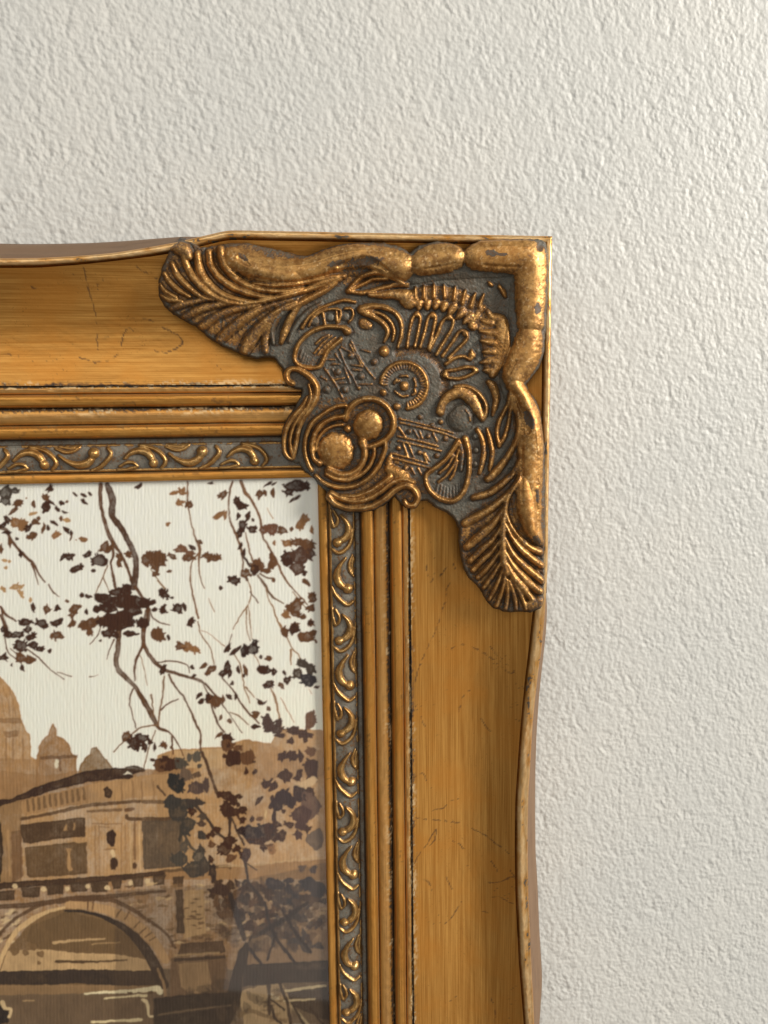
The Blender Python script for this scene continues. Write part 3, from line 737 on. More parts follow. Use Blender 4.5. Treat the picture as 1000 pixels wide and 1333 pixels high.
    # --- lower cup
    G('cup_rim', [(606, 571, 4), (610, 586, 3.4), (611, 604, 3), (609, 624, 3), (602, 642, 3.2), (590, 652, 3.2), (575, 650, 3.2), (562, 641, 3), (555, 628, 2.8), (556, 617, 2.8), (568, 608, 2.8), (580, 598, 2.8), (590, 585, 3), (597, 574, 3.4)], 3, 7)
    G('cup_flute', [(599, 576, 3), (602, 592, 3.4), (600, 612, 2)], 3, 5, .35)
    for p in [[(597, 586), (592, 603), (582, 618), (571, 627)], [(590, 595), (582, 607), (572, 616)], [(596, 600), (591, 616), (586, 624)]]: G('cup_flute', p, 1.7, 4, .9)
    for i in range(8):
        t = i/7; x = 568+t*32; y = 638+6*math.sin(t*math.pi)
        G('cup_flute', [(x+3-5*t, y-9, .8), (x, y+3, 1.6)], 1.3, 2.4, .15, groove=.6, ew=.4)
    # --- slats beside the cup
    G('scalloped_slat', [(622, 560, 3), (628, 572, 3), (630, 588, 3.4), (628, 602, 3.4), (624, 616, 2)], 3, 6, .8)
    for y in (568, 586, 604): G('scallop', [(619+ (1 if y == 586 else 0), y, 3.6)], 3, 3.4, .02, p=.5)
    G('slat', [(634, 558, 1.6), (638, 572, 3), (641, 588, 3.2), (639, 604, 2.6), (637, 612, 1.4)], 3, 6, .8)
    # --- right acanthus
    G('leaf_rib', [(665, 508, 1.6), (660, 528, 2.2), (650, 548, 2.5), (647, 562, 2.5), (649, 576, 2.6), (650, 581, 2)], 2.4, 6.5, .85)
    G('leaf_rib', [(650, 580, 2), (657, 568, 2.5), (662, 550, 2.5), (665, 530, 2.2), (667, 514, 1.6)], 2.4, 6.5, .85)
    G('leaf_rib', [(669, 516, 2), (675, 540, 3), (675, 562, 3.2), (667, 584, 3.6), (654, 604, 4.4), (640, 620, 4.6), (635, 624, 4)], 4, 7, .85)
    G('leaf_rib', [(681, 566, 2.4), (682, 586, 3), (672, 610, 3.6), (656, 628, 4), (636, 642, 4.6), (616, 648, 3.6)], 4, 7, .8)
    G('leaf_rib', [(684, 590, 2), (678, 618, 3), (664, 640, 3.8), (644, 658, 4.6), (622, 672, 5), (605, 681, 4.6)], 4.5, 7.4, .8)
    G('leaf_stem', [(684, 600, 2), (676, 624, 2.6), (665, 640, 3), (659, 656, 3.4), (656, 678, 4), (655, 702, 4.4), (656, 728, 5), (660, 746, 4.4)], 4, 9.5, .85, p=.75)
    G('leaf_rib', [(655, 664, 3), (642, 682, 4.2), (626, 696, 5.4), (608, 712, 6)], 5, 7.4, .75, p=.75)
    for p, r in [([(654, 684, 2.4), (642, 702, 3.4), (626, 716, 4), (612, 730, 4)], 4), ([(654, 700, 2), (640, 718, 3), (626, 731, 3.6), (616, 742, 3.4)], 3.5), ([(654, 714, 2), (642, 730, 2.8), (632, 742, 3.2), (622, 752, 3)], 3),
                 ([(655, 728, 2), (646, 742, 2.6), (638, 754, 3), (630, 765, 2.8)], 3), ([(656, 738, 2), (650, 754, 2.6), (644, 768, 3), (637, 780, 2.6)], 3), ([(658, 748, 2), (655, 764, 2.8), (651, 778, 3), (646, 789, 2.6)], 3),
                 ([(660, 754, 2), (661, 770, 2.8), (660, 783, 3), (658, 793, 2.6)], 3), ([(663, 756, 2), (668, 770, 2.8), (671, 782, 3), (672, 793, 2.6)], 3), ([(666, 752, 2), (674, 766, 2.8), (681, 780, 3), (685, 793, 2.4)], 3)]:
        G('leaf_rib', p, r, 6.5, .75, p=.8, groove=2.4)
    for p in [[(658, 662, 2), (663, 680, 2.8), (674, 697, 3.6), (688, 711, 4.2), (703, 719, 4)], [(658, 682, 2), (667, 700, 3), (680, 716, 4), (694, 728, 4.4), (705, 736, 4)],
              [(658, 700, 2), (667, 719, 3.4), (680, 734, 4.2), (694, 746, 4.6), (706, 756, 4)], [(658, 718, 2.4), (668, 736, 4), (682, 752, 5), (696, 765, 4.8), (704, 770, 4)],
              [(660, 734, 2.6), (670, 752, 4.6), (682, 766, 4.8), (694, 781, 3.4)]]:
        G('leaf_rib', p, 4, 8.5, .95, p=.7, groove=2.6)
    G('leaf_tuft', [(690, 788, 7), (702, 783, 8)], 7, 7, .2, p=.6)
    G('leaf_tuft', [(228, 320, 9), (240, 326, 10), (246, 334, 6)], 8, 10, .75, p=.6)
    # ------------------------------------------------ heights
    X0, Y0 = unproj(U, V, 84.); qr = X0-XS; qt = YS-Y0
    k = 18.; q = k*np.log(np.exp(np.clip(qr/k, -30, 30))+np.exp(np.clip(qt/k, -30, 30)))
    tt = np.clip((q-110)/180, 0, 1.1)
    base = 74+14*smooth(q, 20, 130)+8*np.power(tt, 2)
    # leaf bellies
    def add(pts, h, p=1.0):
        res = rel.rho([(a, b, r) for a, b, r in pts], 1.1); sl, rho = res
        base[sl] += h*np.power(np.clip(1-rho*rho, 0, 1), p)
    add([(240, 385, 32), (280, 388, 48), (320, 390, 52), (360, 385, 40)], 8)
    add([(665, 640, 26), (658, 700, 46), (662, 750, 34)], 8)
    add([(505, 500, 90)], 4)
    add([(300, 336, 20), (352, 350, 24), (405, 349, 24), (455, 336, 24), (520, 345, 26), (575, 338, 27), (640, 334, 28), (688, 338, 28), (690, 400, 28), (684, 455, 28), (670, 495, 20), (690, 550, 22), (690, 640, 26), (694, 690, 18)], 7, .7)
    add([(640, 400, 40)], -4)
    hubres = rel.rho([(x, y, 6.5) for x, y in [(517, 459), (535, 456), (551, 458), (564, 466), (575, 480), (580, 496), (577, 514)]], 1.4)
    sl, rho = hubres; hubm = np.zeros_like(U); hubm[sl] = np.clip(1-rho*rho, 0, 1)
    rel.edge = np.maximum(rel.edge, hubm*.55*(rel.R < 2))
    # shadowy hollow of comma leaf
    n = fbm(U/9, V/9, 401, 3); n2 = vnoise(U/1.7, V/1.7, 402); n3 = fbm(U/3.2, V/3.2, 403, 2)
    calm = 1-.85*smooth(rel.R, 5, 11)
    rel.gold = np.maximum(rel.gold, hubm*.5)
    Radd = np.zeros_like(U)
    for pts, hh in [([(322, 336, 2.2), (360, 345, 2.6), (400, 343, 2.6), (440, 331, 2.6), (480, 324, 2.4), (508, 328, 1.6)], 1.3), ([(325, 360, 2), (370, 367, 2.6), (410, 362, 2.6), (452, 349, 2)], -1.8),
                    ([(440, 346, 3), (458, 341, 6), (478, 339, 7), (496, 346, 4), (505, 352, 2)], -3.4), ([(703, 322, 5.5)], -3.5), ([(683, 532, 3), (688, 548, 6), (688, 562, 4)], -3.2),
                    ([(672, 375, 2), (671, 400, 2.4), (674, 425, 2)], -1.2), ([(630, 345, 2), (655, 347, 2.4), (676, 347, 2)], -1.3), ([(632, 322, 1.6), (660, 320, 2), (688, 322, 1.6)], 1.0),
                    ([(680, 580, 2), (680, 620, 2.6), (680, 655, 2)], -1.6), ([(699, 560, 1.6), (703, 610, 2), (701, 660, 1.6)], 1.2), ([(553, 350, 1.6), (572, 347, 2), (592, 343, 1.6)], -1.2), ([(672, 470, 2), (664, 486, 2)], -1.3),
                    ([(311, 335, 3), (318, 341, 4), (325, 345, 2)], -2.0), ([(697, 640, 2), (699, 665, 2.4), (700, 690, 2)], -1.8)]:
        rr_ = rel.rho(pts, 1.1)
        if rr_ is not None: Radd[rr_[0]] += hh*np.clip(1-rr_[1]**2, 0, 1)
    Rb = blur(rel.R-rel.G*(rel.R < 1.5)*1.1+Radd, 1.15)
    w = base+Rb*.92-3.0*hubm*(rel.R < 2)+.5*n*(.3+.7*calm)+.32*n2*calm+.38*n3*calm
    w = np.where(hubm > 0, w, w)
    # skirt
    sk = smooth(sd, -3.2, -.2); w = w-sk*6-smooth(sd, -.8, 1.6)*42
    w = np.maximum(w, 44)
    big = np.isin(rel.lab, [i for i, nm in enumerate(rel.names) if nm in ('roll', 'berry', 'shoulder')])
    rel.gold = np.where(big, rel.gold*1.0+.05, rel.gold)
    # worn bare spots on the rolls
    worn = np.zeros_like(U)
    for x, y, rx, ry, ang in [(475, 341, 26, 6.5, -6), (640, 329, 9, 4.5, 10), (655, 331, 6, 2.4, 0), (703, 322, 6, 7, 0), (700, 401, 4.5, 8, 10), (689, 546, 6, 13, -20), (699, 704, 5, 8, -30), (316, 334, 9, 4, 35), (437, 343, 14, 4, -16), (700, 645, 3, 12, 0)]:
        c, s = math.cos(math.radians(ang)), math.sin(math.radians(ang)); dx, dy = U-x, V-y
        e = np.hypot((dx*c+dy*s)/rx, (-dx*s+dy*c)/ry)+.35*n+.2*n2; worn = np.maximum(worn, smooth(e, 1.1, .75))
    leafm = np.maximum(smooth(poly_sdf(U, V, [(205, 310), (205, 390), (318, 463), (350, 455), (352, 420), (385, 395), (440, 372), (530, 372), (530, 310)]), 4, -6),
                       smooth(poly_sdf(U, V, [(665, 505), (712, 505), (712, 800), (640, 800), (596, 720), (598, 680), (640, 650), (672, 610)]), 5, -5))
    leafm = np.maximum(leafm, smooth(poly_sdf(U, V, [(425, 640), (500, 600), (520, 590), (560, 640), (520, 660), (430, 665)]), 4, -4)*.8)
    leafm = np.maximum(leafm, .6*smooth(poly_sdf(U, V, [(395, 520), (470, 515), (515, 540), (505, 590), (470, 640), (410, 620)]), 4, -4))
    rel.gold = blur(rel.gold, .9)*(.80+.22*smooth(n, -.5, .5)); rel.edge = blur(rel.edge, .8)
    rel.gold = np.maximum(rel.gold, leafm*(.50+.35*n3+.2*n))
    rel.gold = np.clip(rel.gold+.26*n+.12*n2, 0, 1.15)*(1-.72*worn)
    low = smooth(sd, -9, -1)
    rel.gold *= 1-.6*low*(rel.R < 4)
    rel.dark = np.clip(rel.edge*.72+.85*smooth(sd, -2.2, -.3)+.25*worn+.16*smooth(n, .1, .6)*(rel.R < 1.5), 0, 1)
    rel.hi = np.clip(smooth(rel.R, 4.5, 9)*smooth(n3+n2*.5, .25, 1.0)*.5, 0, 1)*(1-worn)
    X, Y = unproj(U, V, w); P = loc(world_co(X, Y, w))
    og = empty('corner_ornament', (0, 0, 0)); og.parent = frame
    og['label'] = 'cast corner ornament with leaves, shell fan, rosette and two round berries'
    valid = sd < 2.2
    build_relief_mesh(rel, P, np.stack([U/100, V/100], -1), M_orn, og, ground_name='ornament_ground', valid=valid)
ornament()

# ------------------------------------------------------------------ framed watercolour print
def lin(c):
    c = np.array(c, float)/255; return np.where(c <= .04045, c/12.92, ((c+.055)/1.055)**2.4)
def painting():
    du = .85
    u = np.arange(-150, 446, du); v = np.arange(600, 1430, du)
    U, V = np.meshgrid(u, v); nr, nc = U.shape
    wobx = 1.1*vnoise(U/6, V/6, 501)+.5*vnoise(U/2.4, V/2.4, 502); woby = 1.1*vnoise(U/6, V/6, 503)+.5*vnoise(U/2.4, V/2.4, 504)
    UX, VX = U+wobx, V+woby
    PAPER = lin((251, 247, 237)); C = np.ones(U.shape+(3,))*PAPER
    gran = fbm(U/2.2, V/2.2, 505, 3); wash = fbm(U/26, V/26, 506, 3); wash2 = fbm(U/6, V/8, 507, 3)
    def sl_(x0, y0, x1, y1, m=4):
        c0 = int(max(0, (x0-m-u[0])/du)); c1 = int(min(nc, (x1+m-u[0])/du+2)); r0 = int(max(0, (y0-m-v[0])/du)); r1 = int(min(nr, (y1+m-v[0])/du+2))
        return (slice(r0, r1), slice(c0, c1)) if c1 > c0 and r1 > r0 else None
    def lay(sl, d, col, al, soft=.55, rim=.25):
        """d: signed distance in px (negative inside); a washed stroke with a darker rim"""
        m = smooth(d, soft, -soft)*al*(1+.12*gran[sl]+.16*wash[sl]+.10*wash2[sl])
        m = np.clip(m*(1+rim*np.exp(-((d+1.1)/1.0)**2)), 0, 1)[..., None]
        C[sl] = C[sl]*(1-m)+lin(col)*m*(.9+.1*(1+wash[sl][..., None]))
    def blob(x, y, rx, ry, ang, col, al=.93, lob=.14, drop=0):
        R = max(rx, ry)*1.4; sl = sl_(x-R, y-R, x+R, y+R)
        if sl is None: return
        c, s = math.cos(math.radians(ang)), math.sin(math.radians(ang)); dx, dy = UX[sl]-x, VX[sl]-y
        a, b = (dx*c+dy*s)/rx, (-dx*s+dy*c)/ry; ph = (x*7.3+y*3.1) % 6.28; b = b/np.clip(1-drop*(1 if ph > 3.1 else -1)*a, .25, 2); th = np.arctan2(b, a)
        rr = 1+lob*np.sin(3*th+ph)*.5+lob*np.sin(5*th+2*ph)*.4
        lay(sl, (np.hypot(a, b)-rr)*min(rx, ry), col, al)
    def brush(pts, col, al=.92, r=1.2):
        P = resample([(p[0], p[1], p[2] if len(p) > 2 else r) for p in pts], 3)
        sl = sl_(P[:, 0].min(), P[:, 1].min(), P[:, 0].max(), P[:, 1].max(), 7)
        if sl is None: return
        x, y = UX[sl]*.6+U[sl]*.4, VX[sl]*.6+V[sl]*.4; d = np.full(x.shape, 99.)
        for a, b in zip(P[:-1], P[1:]):
            e = b[:2]-a[:2]; L = max(e@e, 1e-9); t = np.clip(((x-a[0])*e[0]+(y-a[1])*e[1])/L, 0, 1)
            d = np.minimum(d, np.hypot(x-a[0]-t*e[0], y-a[1]-t*e[1])-(a[2]+(b[2]-a[2])*t))
        lay(sl, d, col, al, rim=.1)
    def poly(pts, col, al=.9, rim=.18, wob=1.0):
        p = np.array(pts, float); sl = sl_(p[:, 0].min(), p[:, 1].min(), p[:, 0].max(), p[:, 1].max())
        if sl is None: return
        lay(sl, poly_sdf(U[sl]+wobx[sl]*wob*.8, V[sl]+woby[sl]*wob*.8, p), col, al, rim=rim)
    def T(ox, oy, s): return lambda *q: [(ox+p[0]/s, oy+p[1]/s)+((p[2]/s,) if len(p) > 2 else ()) for p in q]
    A = T(0, 620, 4.65); B = T(205, 620, 4.35); Cc = T(0, 800, 4.65); D = T(205, 800, 4.35)
    E = T(0, 980, 4.65); F = T(205, 980, 4.35); G = T(0, 1133, 4.65); H = T(205, 1133, 4.35)
    DK, MD, LT, PL, BR, GY = (68, 38, 20), (104, 68, 40), (145, 103, 64), (186, 146, 100), (100, 64, 37), (72, 60, 50)
    def leaves(Tf, s, items, col=None):
        for it in items:
            x, y, rx, ry, ang = it[:5]; c = it[5] if len(it) > 5 else col
            (px, py), = Tf((x, y)); blob(px, py, max(rx/s*.93, 1.1), max(ry/s*.93, .9), ang, c or DK, .95+.04*math.sin(px*1.7), .13, .5)
    rng = np.random.RandomState(11)
    def cluster(cx, cy, rx, ry, n, size, cols, al=.9):
        for _ in range(n):
            r, t = math.sqrt(rng.rand()), rng.rand()*6.28
            blob(cx+rx*r*math.cos(t), cy+ry*r*math.sin(t), size*(.6+.8*rng.rand()), size*(.4+.5*rng.rand()), rng.rand()*180, cols[rng.randint(len(cols))], al, .3, .4)
    TAN, TAN2, TAN3 = (184, 143, 97), (160, 120, 78), (140, 104, 68)
    # ---- warm glow low in the sky
    m = (smooth(V, 860, 960)*.35*smooth(U, 150, 330)+.18*smooth(V, 700, 900))[..., None]; C[:] = C*(1-m)+C*np.array([1.0, .93, .80])*m
    # ---- distant great dome at left
    poly([(-150, 872), (-30, 872), (0, 881), (8, 888), (17, 900), (24, 915), (27, 935), (30, 942), (33, 950), (39, 955), (41, 985), (50, 990), (50, 1060), (-150, 1060)], TAN, .92)
    poly([(-150, 935), (27, 935), (29, 941), (-150, 941)], TAN3, .6); poly([(4, 952), (24, 951), (24, 959), (6, 960)], TAN3, .7)
    for x in (8, 17, 30): brush([(x, 962), (x, 990)], TAN3, .45, 1.5)
    for x in (3, 10, 17): brush([(x-6, 895), (x, 912), (x+3, 932)], TAN3, .35, 1)
    poly([(-150, 985), (50, 988), (70, 1000), (72, 1020), (-150, 1050)], TAN2, .5)
    # ---- two small cupolas
    poly([(48, 985), (50, 972), (55, 963), (62, 957), (65, 948), (69, 941), (74, 950), (74, 957), (84, 962), (91, 970), (94, 982), (100, 985), (100, 1020), (46, 1025)], TAN2, .92)
    poly([(52, 984), (101, 983), (100, 987), (53, 989)], BR, .6)
    blob(73.5, 994.5, 3, 6, 0, (240, 228, 200), .95, 0); brush([(77, 987), (79, 1003)], BR, .6, 1.6)
    poly([(103, 1000), (110, 987), (117, 982), (119, 974), (125, 972), (130, 978), (133, 984), (139, 989), (148, 1000), (150, 1010), (100, 1010)], (140, 108, 70), .92)
    poly([(0, 1003), (60, 1010), (100, 1003), (110, 1005), (60, 1022), (0, 1044)], TAN2, .7); poly([(-150, 1030), (30, 1020), (30, 1050), (-150, 1060)], TAN2, .8)
    # ---- far buildings to the right
    poly([(205, 984), (225, 976), (290, 972), (318, 962), (345, 967), (352, 967), (365, 948), (418, 950), (440, 960), (440, 1145), (205, 1145)], TAN, .93)
    poly([(318, 962), (345, 967), (352, 968), (380, 985), (420, 975), (430, 1010), (340, 1015), (300, 1000)], TAN2, .5)
    for _ in range(26):
        blob(285+140*rng.rand(), 990+90*rng.rand(), 8+10*rng.rand(), 5+6*rng.rand(), 180*rng.rand(), TAN2, .22, .4)
    poly([(225, 978), (290, 975), (290, 1000), (240, 1000)], (205, 170, 125), .5)
    # ---- castle block
    poly([(0, 1042), (60, 1024), (110, 1006), (160, 1000), (200, 1002), (252, 1000), (252, 1030), (0, 1060)], TAN2, .95, rim=0)
    poly([(28, 1044), (60, 1034), (120, 1021), (170, 1012), (205, 1008), (252, 1006), (252, 1140), (0, 1155), (0, 1048)], TAN, .93)
    poly([(-150, 1045), (28, 1042), (28, 1155), (-150, 1155)], (150, 115, 76), .8)
    poly([(14, 1082), (28, 1080), (30, 1140), (16, 1150)], BR, .55); blob(-2, 1108, 6, 38, 0, (60, 42, 28)); brush([(10, 1082), (13, 1140)], TAN, .6, 1.5)
    poly(E((-200, 290), (60, 280), (130, 245), (290, 180), (400, 150), (510, 110), (700, 90), (750, 95), (860, 110), (740, 155), (640, 168), (520, 180), (330, 225), (200, 270), (100, 290), (0, 325), (-200, 330)), (62, 40, 28), .96)
    brush(E((770, 95, 14), (810, 90, 16), (865, 105, 14)), (75, 52, 34))
    poly(E((750, 130), (775, 112), (805, 130)), (240, 228, 205), .95)
    brush(E((690, 152, 8), (760, 150, 11), (800, 143, 10)), (62, 40, 28))
    poly(E((140, 290), (520, 195), (540, 190), (540, 300), (140, 380)), TAN2, .45)
    for i in range(11):
        x = 165+i*34; y0 = 290-(x-165)*.22
        brush(E((x, y0, 8), (x+5, y0+62, 9)), (120, 90, 58), .85)
    brush(E((130, 400, 9), (300, 370, 10), (520, 322, 12), (700, 305, 11), (850, 292, 9)), (100, 72, 46), .9); brush(E((530, 355, 8), (730, 345, 9)), (120, 90, 60), .8)
    brush(E((870, 297, 12), (960, 297, 12), (1090, 305, 12)), (98, 72, 48), .8); brush(E((760, 345, 11), (810, 342, 10)), BR, .8)
    poly(E((122, 435), (500, 390), (515, 395), (518, 505), (350, 522), (180, 552), (140, 545), (128, 500)), (84, 60, 38), .95)
    poly(E((150, 575), (400, 545), (522, 540), (530, 730), (440, 742), (300, 750), (180, 757), (160, 735)), (106, 79, 50), .95)
    poly(E((395, 580), (435, 578), (430, 600), (428, 680), (440, 712), (420, 715), (405, 690), (412, 610)), TAN, .9)
    poly(E((385, 470), (400, 430), (412, 470)), TAN, .9); poly(E((442, 425), (452, 425), (455, 465), (446, 465)), TAN, .9)
    blob(*E((652, 240))[0], 5.6, 8, 0, (66, 44, 28)); blob(*E((672, 517))[0], 6.6, 11.4, 0, (60, 38, 26), lob=.1); blob(*E((690, 668))[0], 5.2, 8.6, 0, (72, 48, 32)); blob(*E((816, 683))[0], 2.6, 4.6, 0, (90, 62, 40))
    for x0, x1, y in [(555, 740, 430), (600, 660, 450), (630, 700, 585)]: brush(E((x0, y, 4), (x1, y, 4)), TAN3, .7)
    for x in (575, 600, 735, 760): brush(E((x, 440, 4), (x+3, 740, 4)), TAN3, .5)
    brush(E((680, 600, 12), (690, 625, 10)), (225, 195, 150), .8)
    for x in (735, 805, 855, 930): brush(E((x, 175, 5), (x+5, 290, 5)), TAN3, .6)
    brush(E((765, 380, 10), (780, 400, 12), (900, 402, 12), (1100, 402, 12)), (95, 68, 44), .9)
    poly(E((860, 415), (1100, 405), (1110, 690), (870, 705)), (96, 78, 60), .92); brush(E((815, 420, 8), (815, 640, 9)), TAN3, .8)
    for x in (790, 845): brush(E((x, 430, 5), (x+4, 720, 5)), (215, 178, 130), .6)
    # ---- parapet of the bridge
    poly([(-150, 1150), (0, 1148), (60, 1148), (140, 1142), (215, 1134), (300, 1128), (430, 1118), (430, 1333), (-150, 1333)], TAN2, .9)
    poly([(-150, 1150), (0, 1149), (140, 1140), (215, 1133), (215, 1139), (140, 1148), (0, 1158), (-150, 1160)], (70, 48, 32), .9)
    brush([(215, 1134, 2), (290, 1128, 2), (300, 1130, 2)], (100, 74, 48), .8)
    for x, y, w_ in [(8, 1166, 12), (40, 1162, 13), (72, 1158, 12), (103, 1155, 12), (130, 1155, 12), (152, 1151, 7), (180, 1148, 8), (207, 1146, 9), (232, 1148, 8)]:
        poly([(x-w_, y-6), (x+w_, y-7), (x+w_-2, y+6), (x-w_+2, y+7)], (82, 60, 40), .9)
    for x, y in [(20, 1154), (57, 1158), (88, 1157), (115, 1154), (140, 1155), (170, 1149), (192, 1147)]: blob(x, y, 3.4, 3.2, 0, (226, 196, 150), .8)
    brush([(-150, 1184, 3), (10, 1180, 3), (60, 1175, 3.4), (110, 1170, 4), (150, 1166, 3), (215, 1160, 2)], (90, 64, 42), .85)
    # line of the ledge at right
    brush([(285, 1128, .8), (330, 1127, .9), (372, 1121, .8), (420, 1117, .9)], (196, 162, 118), .7)
    # masonry marks
    for _ in range(150):
        x, y = 160+265*rng.rand(), 1150+85*rng.rand()
        blob(x, y, 3+4*rng.rand(), 1.2+1.2*rng.rand(), -6, [(108, 80, 54), (130, 98, 64), (215, 180, 132)][rng.randint(3)], .75, .3)
    for _ in range(40):
        x, y = -10+70*rng.rand(), 1182+50*rng.rand(); blob(x, y, 3+4*rng.rand(), 1+1*rng.rand(), -25, [(108, 80, 54), (225, 195, 150)][rng.randint(2)], .7, .3)
    # ---- water and river bank behind the arch
    poly([(-150, 1333), (-150, 1262), (430, 1262), (430, 1420), (-150, 1420)], (112, 92, 70), .95)
    arch = [(0, 1258), (8, 1240), (20, 1224), (36, 1205), (58, 1191), (80, 1184), (105, 1183), (130, 1190), (155, 1203), (172, 1218), (188, 1238), (197, 1256), (203, 1275), (208, 1300), (206, 1420), (0, 1420)]
    poly(arch, (128, 98, 64), .95)
    poly([(40, 1205), (90, 1186), (140, 1200), (170, 1222), (190, 1249), (100, 1252), (60, 1240), (35, 1225)], (112, 86, 56), .75)
    poly([(10, 1238), (55, 1236), (100, 1241), (155, 1243), (195, 1250), (200, 1264), (100, 1262), (0, 1266)], (200, 164, 118), .9)
    for x, y, r in [(20, 1238, 6), (33, 1240, 4), (43, 1233, 5), (53, 1242, 5), (26, 1230, 4), (50, 1254, 3)]: blob(x, y, r, r*.9, 0, (128, 98, 64), .9)
    brush([(70, 1227, 2), (100, 1224, 1.5), (136, 1222, 1)], (200, 164, 118), .8); brush([(120, 1229, 1), (156, 1227, .8)], (180, 145, 100), .7)
    brush([(73, 1252, 2), (120, 1252, 1.6), (165, 1250, 1)], (84, 62, 40), .9)
    poly([(-150, 1266), (20, 1264), (100, 1262), (200, 1264), (208, 1282), (150, 1284), (100, 1280), (80, 1282), (0, 1282), (-150, 1284)], (64, 50, 40), .95)
    poly([(-150, 1284), (80, 1282), (205, 1284), (207, 1296), (-150, 1300)], (150, 118, 82), .85)
    poly([(-150, 1298), (208, 1292), (215, 1420), (-150, 1420)], (112, 90, 68), .9)
    brush([(110, 1294, 1), (140, 1292, 1.6), (175, 1290, 2.4), (205, 1287, 4), (208, 1291, 4)], (240, 222, 180), .95); brush([(136, 1300, 1), (165, 1297, 1.2), (190, 1296, 2)], (235, 212, 165), .9)
    for x in (170, 196): blob(x, 1292, 4, 1.6, 0, (90, 66, 42), .9)
    brush([(186, 1302, 2), (192, 1306, 2), (194, 1322, 1.4), (204, 1322, 1)], (230, 205, 160), .9)
    brush([(30, 1303, 1), (45, 1302, 1)], (190, 155, 110), .7); brush([(120, 1331, 1.5), (150, 1329, 1.5), (180, 1328, 2), (185, 1327, 1)], (235, 212, 165), .9)
    blob(2, 1322, 10, 12, 0, (50, 40, 34)); brush([(3, 1305, 3), (6, 1312, 2), (14, 1314, 2), (12, 1324, 2)], (215, 185, 140), .9)
    # arch ring
    brush([(-4, 1262, 3), (6, 1238, 3), (20, 1214, 3.2), (40, 1198, 3.4), (60, 1188, 2.4), (84, 1182, 1.6)], (215, 178, 128), .9)
    brush([(-10, 1225, 2), (15, 1200, 2), (40, 1184, 2.4), (60, 1176, 3), (95, 1170, 3.6), (140, 1171, 3.4), (165, 1180, 3), (190, 1196, 2.4), (215, 1214, 2), (228, 1234, 2)], (98, 70, 46), .85)
    brush([(90, 1178, 5), (120, 1180, 5), (150, 1188, 6), (178, 1204, 6.5), (200, 1226, 6.5), (215, 1250, 5)], (190, 150, 104), .95)
    for x, y, dx, dy in [(114, 1174, 0, 10), (121, 1174, 0, 10), (158, 1184, -6, 9), (168, 1188, -6, 9), (182, 1200, -7, 8), (190, 1208, -8, 7), (197, 1214, -8, 6), (203, 1220, -8, 5)]: brush([(x, y), (x+dx, y+dy)], (110, 80, 52), .85, 1)
    brush([(85, 1186, 1.4), (110, 1187, 1.8), (135, 1194, 3), (160, 1207, 4.4), (180, 1224, 6), (197, 1248, 7), (206, 1266, 7), (214, 1282, 6)], (56, 44, 36), .96)
    brush([(205, 1262, 1.6), (213, 1280, 2), (216, 1300, 2)], (165, 130, 92), .8)
    # ---- pier and second arch
    poly([(222, 1247), (294, 1242), (300, 1298), (222, 1298)], (118, 90, 64), .9)
    poly([(232, 1255), (270, 1252), (276, 1290), (246, 1294), (236, 1285)], (170, 136, 96), .75)
    poly([(240, 1160), (265, 1158), (268, 1215), (240, 1222)], (196, 158, 110), .9); poly([(228, 1158), (238, 1157), (240, 1215), (230, 1215)], (72, 54, 38), .85)
    for _ in range(16): blob(243+22*rng.rand(), 1165+48*rng.rand(), 4, 1.1, 0, (110, 80, 52), .8, .2)
    poly([(236, 1228), (290, 1224), (294, 1240), (230, 1246)], (84, 62, 44), .85); brush([(228, 1250, 2), (292, 1246, 2)], (66, 50, 38), .9); brush([(228, 1244, 1.4), (285, 1240, 1.2)], (190, 155, 110), .7)
    poly([(200, 1300), (250, 1294), (296, 1292), (310, 1240), (320, 1225), (326, 1235), (316, 1270), (314, 1305), (300, 1333), (300, 1420), (200, 1420)], (46, 38, 32), .95)
    brush([(206, 1322, 1), (240, 1316, 1.4), (300, 1309, 1)], (120, 98, 74), .8)
    brush([(300, 1262, 1.4), (308, 1235, 1.8), (322, 1212, 2), (345, 1198, 2), (375, 1188, 2)], (180, 145, 104), .6)
    brush([(318, 1262, 6), (326, 1235, 7), (340, 1212, 7), (356, 1200, 4)], (52, 42, 35), .9)
    poly([(325, 1225), (345, 1215), (430, 1210), (430, 1258), (322, 1256)], (150, 118, 86), .75)
    poly([(318, 1256), (380, 1253), (430, 1250), (430, 1278), (370, 1280), (316, 1284)], (52, 44, 38), .93)
    poly([(315, 1290), (340, 1283), (368, 1281), (374, 1292), (380, 1310), (376, 1345), (368, 1420), (312, 1420), (318, 1330), (313, 1308)], (196, 164, 120), .75)
    for _ in range(14): blob(318+55*rng.rand(), 1288+44*rng.rand(), 5+6*rng.rand(), 1.5+1.5*rng.rand(), -6, [(150, 118, 82), (120, 94, 66), (236, 216, 176)][rng.randint(3)], .6, .3)
    poly([(372, 1288), (425, 1280), (430, 1284), (430, 1330), (380, 1310)], (70, 58, 48), .9); brush([(372, 1290, 1.6), (400, 1286, 2), (424, 1283, 1.4)], (225, 200, 155), .9); brush([(370, 1303, 1.4), (410, 1301, 1.2)], (225, 200, 155), .9)
    brush([(312, 1322, 3), (325, 1316, 3), (345, 1322, 2.5), (372, 1330, 2)], (130, 104, 72), .8); brush([(380, 1310, 1.5), (400, 1333, 2), (420, 1360, 2)], (210, 185, 140), .7)
